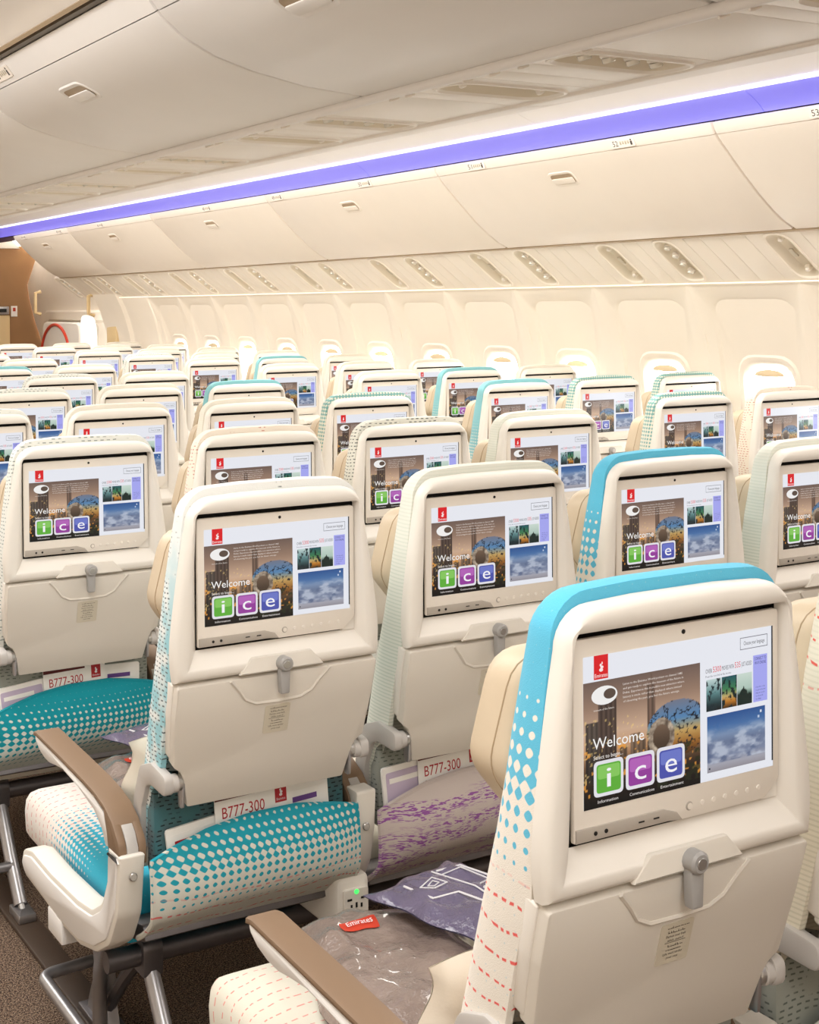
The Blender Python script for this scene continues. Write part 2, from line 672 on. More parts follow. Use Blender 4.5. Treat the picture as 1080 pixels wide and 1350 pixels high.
def pic_city(u, v):
    img = ramp(v, [(0, (112, 92, 84)), (0.2, (150, 122, 104)), (0.42, (206, 172, 146)), (0.56, (196, 150, 112)), (0.68, (112, 82, 56)), (0.82, (44, 32, 26)), (1, (16, 14, 14))])
    for a, b, top, c in [(0.02, 0.12, 0.32, (96, 84, 76)), (0.12, 0.27, 0.16, (92, 74, 66)), (0.30, 0.36, 0.56, (150, 118, 92)), (0.39, 0.47, 0.47, (164, 132, 106)), (0.47, 0.52, 0.53, (150, 120, 96)), (0.535, 0.605, 0.10, (126, 100, 86)), (0.66, 0.72, 0.5, (160, 128, 100))]:
        m = (u > a) & (u < b) & (v > top) & (v < 0.8)
        st = 0.85 + 0.15 * np.sin(u * 160)
        img = np.where(m[..., None], np.array(c, float) * st[..., None] * (1 - 0.45 * np.clip((v - 0.45) / 0.3, 0, 1))[..., None], img)
    m = (np.abs(u - 0.57) < 0.006) & (v > 0.0) & (v < 0.2)
    img = np.where(m[..., None], np.array((110, 88, 76.0)), img)
    # city lights
    n = vnoise(u * 44, v * 40, 5)
    img = blend(img, (n > 0.78) * (v > 0.5) * (v < 0.92) * 0.85, (236, 160, 66))
    n = vnoise(u * 60, v * 50, 9)
    img = blend(img, (n > 0.86) * (v > 0.3) * (v < 0.8) * (u < 0.5) * 0.6, (240, 206, 130))
    # a ring-shaped building with a swirl of dark bands
    du, dv = (u - 0.80) / 0.27, (v - 0.50) / 0.235
    d = du * du + dv * dv
    body = ramp(np.clip((v - 0.28) / 0.45, 0, 1), [(0, (112, 120, 140)), (0.3, (84, 132, 178)), (0.55, (196, 160, 96)), (0.8, (150, 96, 40)), (1, (70, 44, 20))])
    sw = fbm(u * 24 + 4 * v, v * 26 - 8 * u, 3, 2)
    body = blend(body, np.abs(sw - 0.46) < 0.035, (24, 28, 40))
    img = blend(img, (d < 1) * (v < 0.8), body)
    hu, hv = (u - 0.655) / 0.115, (v - 0.545) / 0.155
    hd = hu * hu + hv * hv
    img = blend(img, (hd < 1) * 1.0, ramp(np.clip(fbm(u * 30, v * 30, 7), 0, 1), [(0.2, (96, 82, 70)), (0.7, (206, 188, 166))]))
    img = blend(img, hd < 0.42, ramp(v, [(0.4, (128, 104, 86)), (0.6, (74, 58, 46))]))
    img = blend(img, (vnoise(u * 30, v * 28, 21) > 0.6) * (u > 0.62) * (v > 0.62) * (v < 0.95) * 0.7, (38, 44, 26))
    return img


def pic_sky(u, v):
    img = ramp(v, [(0, (44, 84, 146)), (0.22, (72, 112, 166)), (0.36, (122, 144, 178)), (0.5, (108, 122, 152)), (0.75, (128, 138, 164)), (0.88, (166, 166, 178)), (1, (150, 146, 154))])
    n = fbm(u * 5, v * 9 + 2, 11)
    img = blend(img, np.clip((n - 0.42) * 4, 0, 0.75) * np.clip((v - 0.2) * 5, 0, 1) * (v < 0.86), (196, 204, 220))
    n = fbm(u * 7 + 4, v * 10, 31)
    img = blend(img, np.clip((n - 0.52) * 4, 0, 0.6) * np.clip((v - 0.4) * 5, 0, 1) * (v < 0.86), (72, 88, 124))
    return img


def pic_p1(u, v):
    img = ramp(v, [(0, (196, 216, 214)), (0.45, (92, 134, 136)), (0.8, (34, 56, 60)), (1, (18, 26, 30))])
    return blend(img, fbm(u * 5, v * 7, 41) > 0.52, (28, 44, 50))


def pic_p2(u, v):
    img = ramp(v, [(0, (30, 84, 96)), (0.4, (60, 126, 80)), (0.62, (196, 170, 110)), (0.8, (190, 120, 40)), (1, (70, 44, 16))])
    return blend(img, fbm(u * 6, v * 6, 51) > 0.56, (20, 40, 40))


def pic_p3(u, v):
    img = ramp(v, [(0, (206, 222, 212)), (0.5, (176, 200, 188)), (0.7, (60, 84, 72)), (1, (16, 28, 24))])
    edge = 0.62 - 0.3 * np.clip(1 - np.abs(u - 0.45) * 3.2, 0, 1) + 0.12 * vnoise(u * 14, v * 0, 61)
    return blend(img, v > edge, (22, 40, 36))


class Screen:
    """flat print of the lit display: pieces a hair's breadth apart, colours as a point attribute"""

    def __init__(self, x0, x1, z0, z1, y):
        self.x0, self.x1, self.z0, self.z1, self.y = x0, x1, z0, z1, y
        self.v, self.f, self.c = [], [], []

    def P(self, u, v, layer):
        return (self.x0 + (self.x1 - self.x0) * u, self.y - 0.00018 * layer, self.z1 + (self.z0 - self.z1) * v)

    def poly(self, pts, rgb, layer):
        b = len(self.v)
        self.v += [self.P(u, v, layer) for u, v in pts]
        self.c += [s2l(rgb)] * len(pts)
        self.f.append(tuple(range(b, b + len(pts))))

    def rect(self, u0, u1, v0, v1, rgb, layer):
        self.poly([(u0, v1), (u1, v1), (u1, v0), (u0, v0)], rgb, layer)

    def rrect(self, u0, u1, v0, v1, r, rgb, layer):
        a = (self.x1 - self.x0) / (self.z1 - self.z0)
        pts = rpoly([(u0 * a, -v1, r), (u1 * a, -v1, r), (u1 * a, -v0, r), (u0 * a, -v0, r)], 4)
        self.poly([(p / a, -q) for p, q in pts], rgb, layer)

    def pic(self, u0, u1, v0, v1, nu, nv, fn, layer, fade=1.0):
        uu, vv = np.meshgrid(np.linspace(0, 1, nu + 1), np.linspace(0, 1, nv + 1), indexing='ij')
        img = np.clip(fn(uu, vv), 0, 255)
        b = len(self.v)
        for i in range(nu + 1):
            for j in range(nv + 1):
                self.v.append(self.P(u0 + (u1 - u0) * uu[i, j], v0 + (v1 - v0) * vv[i, j], layer))
                self.c.append(s2l(img[i, j]))
        for i in range(nu):
            for j in range(nv):
                a = b + i * (nv + 1) + j
                self.f.append((a + 1, a + nv + 2, a + nv + 1, a))

    def text(self, s, u, v, width, height, rgb, layer, res=2):
        vs, fs, w = text_mesh(s, res)
        b = len(self.v)
        self.v += [self.P(u + p / w * width, v - q / 0.70 * height, layer) for p, q in vs]
        self.c += [s2l(rgb)] * len(vs)
        self.f += [tuple(b + i for i in f) for f in fs]

    def mesh(self, name):
        me = bpy.data.meshes.new(name)
        me.from_pydata(self.v, [], self.f)
        a = me.color_attributes.new('Col', 'FLOAT_COLOR', 'POINT')
        buf = np.ones((len(self.v), 4), np.float32)
        buf[:, :3] = np.array(self.c, np.float32)
        a.data.foreach_set('color', buf.ravel())
        me.materials.append(MT['screen'])
        me.update()
        return me


def build_screen(detail=1.0):
    S = Screen(-0.143, 0.146, -0.190, -0.020, -0.0067)
    S.rect(0, 1, 0, 1, (236, 238, 246), 0)
    S.rect(0.992, 1.0, 0.0, 0.96, (40, 44, 56), 1)
    # red tab with the airline's name under its emblem
    S.rect(0.052, 0.122, 0.0, 0.158, (222, 28, 36), 1)
    S.text('Emirates', 0.056, 0.146, 0.062, 0.026, (255, 240, 240), 2)
    for k, (du, dv, ru, rv) in enumerate([(0.0, 0.098, 0.010, 0.012), (0.004, 0.080, 0.008, 0.010), (-0.002, 0.066, 0.005, 0.010), (0.005, 0.054, 0.003, 0.010)]):
        S.poly([(0.087 + du + ru * math.cos(a), dv - rv * math.sin(a)) for a in np.linspace(0, 5.6, 9)], (255, 232, 232), 2)
    # language button
    for u0, u1, v0, v1 in [(0.815, 0.97, 0.05, 0.055), (0.815, 0.97, 0.13, 0.135), (0.815, 0.8175, 0.05, 0.135), (0.9675, 0.97, 0.05, 0.135)]:
        S.rect(u0, u1, v0, v1, (120, 120, 130), 1)
    S.text('Choose your language', 0.835, 0.105, 0.118, 0.028, (40, 40, 46), 1)
    # large picture
    S.pic(0.0, 0.595, 0.17, 1.0, int(112 * detail), int(88 * detail), pic_city, 1)
    el = [(0.103 + 0.064 * math.cos(a), 0.268 - 0.062 * math.sin(a)) for a in np.linspace(0, 2 * math.pi, 24, endpoint=False)]
    S.poly(el, (246, 244, 242), 2)
    S.poly([(0.128 + 0.030 * math.cos(a), 0.262 - 0.034 * math.sin(a)) for a in np.linspace(0, 2 * math.pi, 20, endpoint=False)], (92, 76, 66), 3)
    S.text('museum of the future', 0.05, 0.365, 0.10, 0.014, (236, 226, 218), 2, 1)
    for i, s in enumerate(['Listen to the Emirates World podcast on channel 1485', 'and get ready to explore the museum of the future in', 'Dubai. Experience this incredible new attraction where', 'history is made rather than displayed: where instead', 'of observing the past, you feel the future emerge.']):
        S.text(s, 0.195, 0.225 + i * 0.029, [0.305, 0.31, 0.315, 0.30, 0.29][i], 0.015, (240, 230, 222), 2, 1)
    S.text('Welcome', 0.045, 0.615, 0.255, 0.075, (252, 250, 248), 2)
    S.text('Select to begin...', 0.048, 0.682, 0.145, 0.026, (246, 240, 234), 2)
    for k, (ch, c0, c1, lab) in enumerate([('i', (96, 176, 60), (136, 202, 96), 'Information'), ('c', (150, 62, 156), (182, 100, 186), 'Communications'), ('e', (76, 84, 172), (110, 122, 202), 'Entertainment')]):
        u0 = 0.048 + k * 0.158
        S.rrect(u0, u0 + 0.146, 0.695, 0.93, 0.035, (232, 230, 236), 3)
        S.rrect(u0 + 0.013, u0 + 0.133, 0.718, 0.907, 0.024, c0, 4)
        S.rrect(u0 + 0.019, u0 + 0.127, 0.728, 0.815, 0.02, c1, 5)
        hh = 0.135 if ch == 'i' else 0.105
        ww = {'i': 0.022, 'c': 0.058, 'e': 0.062}[ch]
        vs, fs, w = text_mesh(ch, 3)
        S.text(ch, u0 + 0.073 - ww / 2, 0.873, ww, hh / 0.76 if ch != 'i' else hh, (250, 248, 252), 6, 3)
        S.text(lab, u0 + 0.02, 0.972, [0.10, 0.125, 0.12][k], 0.02, (236, 230, 226), 2)
    # right column
    S.text('OVER', 0.625, 0.255, 0.035, 0.03, (60, 60, 66), 1)
    S.text('5300', 0.665, 0.255, 0.045, 0.04, (226, 60, 70), 1)
    S.text('MOVIES WITH', 0.715, 0.252, 0.065, 0.03, (60, 60, 66), 1)
    S.text('535', 0.785, 0.252, 0.032, 0.04, (226, 60, 70), 1)
    S.text('JUST ADDED', 0.822, 0.250, 0.058, 0.03, (60, 60, 66), 1)
    S.text('Press the icon below the movies', 0.625, 0.285, 0.14, 0.016, (90, 90, 100), 1, 1)
    for k, fn in enumerate((pic_p1, pic_p2, pic_p3)):
        S.pic(0.628 + k * 0.085, 0.711 + k * 0.085, 0.30, 0.52, int(20 * detail), int(26 * detail), fn, 1)
    S.rect(0.888, 0.968, 0.19, 0.52, (168, 170, 244), 1)
    S.text('CONNECT TO', 0.894, 0.225, 0.068, 0.022, (50, 50, 110), 2)
    S.text('WI-FI ONLINE', 0.896, 0.255, 0.064, 0.022, (50, 50, 110), 2)
    for i in range(5):
        S.text(['Scan the code', 'to get online and', 'stay in touch', 'on board', 'today'][i], 0.902, 0.42 + i * 0.021, [0.052, 0.054, 0.05, 0.04, 0.03][i], 0.011, (70, 70, 130), 2, 1)
    S.pic(0.632, 0.955, 0.555, 0.945, int(50 * detail), int(40 * detail), pic_sky, 1)
    S.rect(0.925, 0.935, 0.58, 0.598, (214, 224, 240), 2)
    S.rect(0.912, 0.922, 0.615, 0.633, (190, 206, 230), 2)
    S.rect(0.64, 0.648, 0.912, 0.924, (40, 44, 60), 2)
    return S.mesh('screen')

# ------------------------------------------------------------------ the cabin
S_Y0, S_Y1 = -2.6, 14.8
KX, KZ = -1.1068814, 0.3703157 + FL


def strip_mesh(profile, y0, y1, m, th=0.012, name='liner'):
    """sheet that follows a cross-section profile (x, z), run along the cabin"""
    mb = MB()
    up = [(p[0], p[1]) for p in profile]
    off = []
    for i, p in enumerate(up):
        a, b = Vector(up[max(i - 1, 0)]), Vector(up[min(i + 1, len(up) - 1)])
        t = (b - a).normalized()
        off.append((p[0] + t.y * th, p[1] - t.x * th))
    poly = up + off[::-1]
    mb.loft([[(x, y, z) for x, z in poly] for y in (y0, y1)], m)
    return mb.mesh(name)


# floor
mb = MB()
mb.box(-2.4, 3.7, S_Y0, 17.0, -0.05, 0.0, MT['carpet'])
link('floor', mb.mesh('floor', False), kind='structure')

# side wall: one panel for each window, with an arched field round an opening; built as a profile surface with a hole
WP = [(3.374, 1.60), (3.402, 1.56), (3.444, 1.48), (3.492, 1.34), (3.525, 1.20), (3.548, 1.02), (3.56, 0.80), (3.545, 0.5), (3.50, 0.25), (3.42, 0.0)]
WPZ = [p[1] for p in WP][::-1]
WPX = [p[0] for p in WP][::-1]


def wall_x(z):
    return float(np.interp(z, WPZ, WPX))


WIN_P, WIN_Y0 = 0.694, 3.345            # pitch and first window centre that shows
HW, Z_T, Z_B = 0.138, 1.212, 0.84       # half width, top and bottom of the opening


def build_wall_panel():
    """panel one window pitch wide: arched field, recessed slightly, running into a rounded opening"""
    mb = MB()
    m = MT['liner']
    mi = mb.mat(m)
    half = WIN_P / 2 + 0.0005
    # concentric loops (y, z, depth): outer edge of the arch -> field -> rim -> opening
    K = 5

    def loop(hw_t, hw_b, zt, zb, rt, rb, d):
        pl = rpoly([(hw_b, zb, rb), (hw_t, zt, rt), (-hw_t, zt, rt), (-hw_b, zb, rb)], K)
        # more points along the straight sides so that the wall's curve is followed
        out = []
        n = len(pl)
        for i in range(n):
            a, b = pl[i], pl[(i + 1) % n]
            out.append(a)
            if (i % (K + 1)) == K:
                for q in range(1, 6):
                    out.append((a[0] + (b[0] - a[0]) * q / 6, a[1] + (b[1] - a[1]) * q / 6))
        return [(wall_x(z) + d, y, z) for y, z in out]
    loops = [loop(half, half, 1.60, 0.0, 0.0005, 0.0005, 0.0), loop(0.262, 0.30, 1.525, 0.30, 0.10, 0.08, 0.0), loop(0.250, 0.286, 1.513, 0.312, 0.10, 0.08, 0.012),
             loop(0.190, 0.190, 1.262, 0.79, 0.12, 0.12, 0.022), loop(0.178, 0.178, 1.252, 0.80, 0.115, 0.115, 0.014), loop(0.158, 0.158, 1.232, 0.82, 0.11, 0.11, 0.018), loop(HW, HW, Z_T, Z_B, 0.1, 0.1, 0.040), loop(HW - 0.003, HW - 0.003, Z_T - 0.003, Z_B + 0.003, 0.098, 0.098, 0.052)]
    mb.loft(loops, m, False, False)
    return mb.mesh('wall_panel', True, 30)


wall = bpy.data.objects.new('wall_right', build_wall_panel())
COL.objects.link(wall)
wall['kind'] = 'structure'
wall.location = (0, WIN_Y0 - 2 * WIN_P, 0)
pane_mb = MB()
pl = rpoly([(-HW, Z_B, 0.1), (HW, Z_B, 0.1), (HW, Z_T, 0.1), (-HW, Z_T, 0.1)], 5)
pane_mb.slab(pl, 'x', 3.612, 3.616, MT['glass'])
pane_me = pane_mb.mesh('pane', False)
frame_mb = MB()
rings = []
for d, xx in ((0.0, 3.598), (0.0, 3.62), (-0.016, 3.62), (-0.016, 3.598)):
    rings.append([(xx, a, b) for a, b in (inset(pl, d) if d else pl)])
frame_mb.loft(rings + [rings[0]], MT['liner'], False, False)
frame_me = frame_mb.mesh('window_frame')
shade_mb = MB()  # crescent plate: pull-down grip, its beige also standing in for the surround's shadow
sp = [(-0.088, 1.168), (-0.044, 1.164), (0, 1.163), (0.044, 1.164), (0.088, 1.168)] + [(0.088 * math.cos(a), 1.170 + 0.026 * math.sin(a)) for a in np.linspace(0.15, math.pi - 0.15, 11)]
shade_mb.slab(sp, 'x', 3.552, 3.560, MT['shade'], 0.002)
shade_me = shade_mb.mesh('window_shade')
N_WIN = 13
k = 0
for i in range(-2, N_WIN - 2):
    yc = WIN_Y0 + i * WIN_P
    if i > -2:
        link('wall_panel', wall.data, wall, (0, (i + 2) * WIN_P, 0))
    if i >= -1:
        k += 1
        w = link('window_%d' % k, frame_me, None, (0, yc, 0), kind='structure')
        link('pane', pane_me, w)
        link('window_shade', shade_me, w)
Y_LINER_END = WIN_Y0 + (N_WIN - 3) * WIN_P + WIN_P / 2
# upper liner behind the service panels, up to the crown, and the near stretch of wall beside the camera
link('trim_1', strip_mesh([(3.376, 1.598), (3.37, 1.72), (3.30, 1.95), (3.12, 2.25)], S_Y0, 12.27, MT['liner'], 0.015), kind='structure')
link('trim_2', strip_mesh(WP, S_Y0, WIN_Y0 - 2.5 * WIN_P, MT['liner'], -0.015), kind='structure')
# slender cover strips over the panel joints
cs = MB()
cs.loft([[(wall_x(z) - 0.004, -0.012, z), (wall_x(z) - 0.004, 0.012, z), (wall_x(z) + 0.012, 0.012, z), (wall_x(z) + 0.012, -0.012, z)] for z in (0.0, 0.25, 0.5, 0.8, 1.02, 1.2, 1.34, 1.48, 1.56, 1.60)], MT['liner'])
csm = cs.mesh('joint_cover')
for i in range(-1, N_WIN - 2):
    if i % 2 == 0:
        link('joint_cover', csm, wall, (0, (i + 2) * WIN_P + WIN_P / 2, 0))

# left side of the cabin (outside the frame): plain wall and crown, rear bulkhead
link('wall_left', strip_mesh([(-2.0, 0.0), (-2.13, 0.5), (-2.14, 0.9), (-2.05, 1.4), (-1.9, 1.75), (-1.6, 2.1), (-1.3, 2.35)], S_Y0, 17.0, MT['liner'], -0.02), kind='structure')
mb = MB()
mb.slab([(-2.3, 0), (3.6, 0), (3.6, 1.6), (3.1, 2.25), (1.9, 2.6), (-0.6, 2.6), (-1.6, 2.2), (-2.1, 1.5)], 'y', S_Y0 - 0.05, S_Y0, MT['liner'])
link('wall_rear', mb.mesh('wall_rear', False), kind='structure')

# ceilings over the aisles, each with the panels' joints
ceil = MB()


def ceil_panels(prof, name, length, y_from, m):
    root = None
    y = y_from
    while y < 14.7:
        me = strip_mesh(prof, 0.0015, min(length, 14.8 - y) - 0.0015, m, -0.012, 'ceiling_panel')
        if root is None:
            root = link(name, me, None, (0, y, 0), kind='structure')
        else:
            link('ceiling_panel', me, root, (0, y - y_from, 0))
        y += length


LC = [(0.03, 2.235), (-0.02, 2.285), (-0.14, 2.36), (-0.38, 2.43), (-0.75, 2.46), (-1.1, 2.42), (-1.35, 2.33)]
RC = [(1.40, 2.24), (1.47, 2.32), (1.62, 2.41), (1.85, 2.45), (2.1, 2.43), (2.32, 2.375), (2.47, 2.315), (2.577, 2.2755)]
ceil_panels(LC, 'ceiling', 1.98, 0.80 - 1.98 * 2 + 1.14, MT['ceil'])
ceil_panels(RC, 'ceiling_right', 1.98, -2.2, MT['ceil'])
link('trim_17', strip_mesh([(1.30, 2.27), (1.42, 2.50), (2.4, 2.54), (3.14, 2.27), (3.10, 2.22)], S_Y0, 14.8, MT['ceil'], -0.01), kind='structure')  # unseen sheet over the far-aisle ceiling, added to stop light leaking through joints
link('trim_18', strip_mesh([(-1.40, 2.36), (-1.3, 2.54), (-0.1, 2.54), (0.10, 2.24)], S_Y0, 14.8, MT['ceil'], -0.01), kind='structure')  # unseen counterpart over the near aisle, added to keep outside light out
# bronze strip between the centre bins and the left ceiling
link('trim_3', strip_mesh([(-0.055, 2.196), (-0.045, 2.205), (0.0, 2.232), (0.035, 2.236)], S_Y0, 13.0, MT['gold'], -0.01), kind='structure')
# roof closing sheet between the two ceilings, above the centre bins
link('trim_4', strip_mesh([(0.03, 2.235), (0.2, 2.25), (1.2, 2.25), (1.40, 2.24)], S_Y0, 14.8, MT['ceil'], -0.01), kind='structure')

# blue mood-light panels over the outboard bins with a white light strip along their top
BL = [(2.682, 1.069 + FL), (2.668, 1.085 + FL), (2.645, 1.105 + FL), (2.612, 1.127 + FL), (2.575, 1.144 + FL)]
blue_bounds = [-2.2, -0.4, 2.50, 5.40, 8.0, 10.6, 13.0]
for i in range(len(blue_bounds) - 1):
    me = strip_mesh(BL, blue_bounds[i] + 0.0015, blue_bounds[i + 1] - 0.0015, MT['led_blue'], -0.012, 'mood_light')
    link('mood_light_panel', me, None, kind=None, label='long blue mood-light panel above the outboard bins, %s from the camera end' % ['first', 'second', 'third', 'fourth', 'fifth', 'sixth'][i], cat='light panel', group='blue mood-light panels')
mb = MB()
mb.tube([(2.573, -2.2, 1.1435 + FL), (2.573, 13.0, 1.1435 + FL)], 0.0020, MT['led_white'], 6)
link('light_strip', mb.mesh('light_strip'), label='thin white light strip along the top of the blue panels', cat='light strip')
# dark gap behind the top edge of the bins
mb = MB()
mb.slab([(2.690, 1.02 + FL), (2.71, 1.02 + FL), (2.71, 1.10 + FL), (2.690, 1.10 + FL)], 'y', -2.4, 13.0, MT['gap'])
link('trim_5', mb.mesh('trim', False), kind='structure')
# luminous wash strip in the slot between service panels and wall
mb = MB()
mb.tube([(3.369, -2.2, 1.5865), (3.369, 11.9, 1.5865)], 0.0022, MT['wash'], 6)
link('wash_light', mb.mesh('wash_light'), label='thin warm wash light strip along the top of the side wall', cat='light strip')

# ------------------------------------------------------------------ overhead bins
OB = [(3.10, 0.658 + FL), (3.045, 0.684 + FL), (2.988, 0.722 + FL), (2.905, 0.788 + FL), (2.826, 0.862 + FL), (2.772, 0.915 + FL), (2.728, 0.959 + FL), (2.698, 0.990 + FL), (2.685, 1.006 + FL)]
OB_TOP = [(2.683, 1.009 + FL), (2.671, 1.026 + FL), (2.661, 1.050 + FL)]


def section_normal(P, t):
    """point and outward direction at fraction t of a profile"""
    L = [0]
    for a, b in zip(P, P[1:]):
        L.append(L[-1] + (Vector(b) - Vector(a)).length)
    s = t * L[-1]
    for i in range(len(P) - 1):
        if s <= L[i + 1] or i == len(P) - 2:
            w = (s - L[i]) / (L[i + 1] - L[i])
            p = Vector(P[i]).lerp(Vector(P[i + 1]), w)
            d = (Vector(P[i + 1]) - Vector(P[i])).normalized()
            return p, d


def bin_door(P, y0, y1, m, side, rb=0.02):
    """pivot door: the visible curved face, 18 mm thick, with rounded end edges. side = -1 when the face looks towards -x"""
    mb = MB()
    th = 0.02
    nrm = []
    for i, p in enumerate(P):
        a, b = Vector(P[max(i - 1, 0)]), Vector(P[min(i + 1, len(P) - 1)])
        t = (b - a).normalized()
        n = Vector((-t.y, t.x)) if side < 0 else Vector((t.y, -t.x))
        if n.y > 0.2 or (side < 0 and n.x > 0.3) or (side > 0 and n.x < -0.3):
            n = -n
        nrm.append(n)
    rings = []
    for y, d in ((y0, -th), (y0, -0.010), (y0 + 0.003, -0.003), (y0 + 0.010, 0.0), (y1 - 0.010, 0.0), (y1 - 0.003, -0.003), (y1, -0.010), (y1, -th)):
        out = [(p[0] + n.x * d, p[1] + n.y * d) for p, n in zip(P, nrm)]
        inn = [(p[0] - n.x * th, p[1] - n.y * th) for p, n in zip(P, nrm)]
        rings.append([(x, y, z) for x, z in out + inn[::-1]])
    mb.loft(rings, m)
    return mb.mesh('door', True, 40)


def bin_latch(P, t, m, side):
    """recessed paddle latch: rounded frame with a scooped cavity and a flap, built flat then laid on the door"""
    p, d = section_normal(P, t)
    mb = MB()
    o = rpoly([(-0.085, -0.032, 0.02), (0.085, -0.032, 0.02), (0.085, 0.032, 0.03), (-0.085, 0.032, 0.03)], 4)
    rings = []
    for ins, h in ((-0.010, -0.001), (-0.006, 0.003), (0.0, 0.003), (0.006, 0.0015)):
        q = inset(o, ins)
        rings.append([(a, b, h) for a, b in q])
    mb.loft(rings, m, False, True, m1=MT['gold'])
    fl = rpoly([(-0.074, -0.026, 0.012), (0.074, -0.026, 0.012), (0.074, 0.006, 0.006), (-0.074, 0.006, 0.006)], 3)
    mb.slab(fl, 'z', 0.002, 0.0065, m, 0.002)
    return mb.mesh('latch'), p, d


def lay(p, d, y, side):
    """frame on a door: local x along the cabin, y up the face, z outward"""
    up = Vector((d.x, 0, d.y))
    if up.z < 0:
        up = -up
    al = Vector((0, 1 if side < 0 else -1, 0))
    nz = al.cross(up)
    if (side < 0 and nz.x > 0) or (side > 0 and nz.x < 0):
        al = -al
        nz = al.cross(up)
    M = Matrix((al, up, nz)).transposed().to_4x4()
    M.translation = Vector((p.x, y, p.y))
    return M


def placard_mesh(num, w=0.15):
    mb = MB()
    mb.slab(rpoly([(-w / 2, -0.018, 0.003), (w / 2, -0.018, 0.003), (w / 2, 0.018, 0.003), (-w / 2, 0.018, 0.003)], 1), 'z', 0.0, 0.002, MT['bin'])
    put_text(mb, num, (-0.062, -0.011, 0.0024), (1, 0, 0), (0, 1, 0), 0.034, 0.024, MT['ink'])
    for i in range(4):
        x = -0.018 + i * 0.016
        mb.raw([(x, -0.007 + 0.002 * (i % 2), 0.0024), (x + 0.012, -0.007 + 0.002 * (i % 2), 0.0024), (x + 0.012, 0.009, 0.0024), (x, 0.009, 0.0024)], [(0, 1, 2, 3)], MT['label'])
        mb.raw([(x + 0.003, -0.004, 0.0026), (x + 0.009, -0.004, 0.0026), (x + 0.006, 0.006, 0.0026)], [(0, 1, 2)], MT['gold'])
    c = [(0.054 + 0.005 * math.cos(a), 0.010 + 0.004 * math.sin(a), 0.0024) for a in np.linspace(0, 2 * math.pi, 8, endpoint=False)]
    mb.raw(c, [tuple(range(8))], MT['ink'])
    mb.raw([(0.048, -0.012, 0.0024), (0.060, -0.012, 0.0024), (0.060, 0.005, 0.0024), (0.048, 0.005, 0.0024)], [(0, 1, 2, 3)], MT['ink'])
    return mb.mesh('placard', False)


ORD = ['first', 'second', 'third', 'fourth', 'fifth', 'sixth', 'seventh', 'eighth', 'ninth', 'tenth', 'eleventh', 'twelfth', 'thirteenth', 'fourteenth', 'fifteenth', 'sixteenth', 'seventeenth', 'eighteenth', 'nineteenth', 'twentieth', 'twenty-first', 'twenty-second', 'twenty-third', 'twenty-fourth', 'twenty-fifth', 'twenty-sixth']


def make_bin(P, TOP, body, y0, y1, m, side, label, group, nums, t_latch, y_latch):
    """an overhead bin: carcass (the thing), door with latch, top rail with row placards"""
    mb = MB()
    mb.slab(body, 'y', 0.006, y1 - y0 - 0.006, m)
    root = link('overhead_bin', mb.mesh('bin_carcass', False), None, (0, y0, 0), label=label, cat='overhead bin', group=group)
    door = link('door', bin_door(P, 0.004, y1 - y0 - 0.004, m, side), root)
    rail = link('top_rail', bin_door(TOP, 0.004, y1 - y0 - 0.004, m, side), root)
    me, p, d = bin_latch(P, t_latch, m, side)
    la = link('latch', me, door)
    la.matrix_local = lay(p, d, y_latch - y0, side)
    for y, n in nums:
        p, d = section_normal(TOP, 0.5)
        pc = link('placard', placard_mesh(n), rail)
        pc.matrix_local = lay(p, d, y - y0, side) @ Matrix.Translation((0, 0, 0.0005))
    return root


ob_bounds = [-1.18, 0.79, 2.765, 4.735, 6.70, 8.67, 10.64, 12.27]
ob_body = [(3.09, 0.672 + FL), (2.995, 0.742 + FL), (2.84, 0.882 + FL), (2.745, 0.972 + FL), (2.70, 1.02 + FL), (2.70, 1.05 + FL), (3.10, 1.10 + FL), (3.30, 0.80 + FL), (3.28, 0.68 + FL)]
num = 56
for i in range(len(ob_bounds) - 1):
    a, b = ob_bounds[i], ob_bounds[i + 1]
    y_l = (a + b) / 2 + 0.06
    nums = [(3.29 + 1.083 * k, str(52 - k)) for k in range(-4, 9) if a + 0.08 < 3.29 + 1.083 * k < b - 0.08]
    make_bin(OB, OB_TOP, ob_body, a, b, MT['bin'], -1, 'closed cream overhead bin over the window seats, %s from the camera end' % ORD[i], 'bins over the window seats', nums, 0.80, y_l)

kc = 1.01556
CB = [(0.505, 0.849), (0.347, 0.862), (0.217, 0.886), (0.127, 0.912), (0.057, 0.946), (0.030, 0.968), (0.014, 0.98), (0.000, 0.996)]
CB = [((x + 1.107) * kc - 1.107, (z - 0.37) * kc + 0.37 + FL) for x, z in CB]
CB_TOP = [(0.0155, 1.0078 + FL), (0.0065, 1.0185 + FL), (-0.008, 1.038 + FL), (-0.025, 1.062 + FL)]
cb_body = [(0.53, 0.875 + FL), (0.36, 0.90 + FL), (0.23, 0.925 + FL), (0.14, 0.95 + FL), (0.08, 0.98 + FL), (0.03, 1.04 + FL), (-0.01, 1.07 + FL), (0.3, 1.095 + FL), (0.66, 1.08 + FL), (0.66, 0.90 + FL)]
MX = 1.405


def mirror(P):
    return [(MX - x, z) for x, z in P]


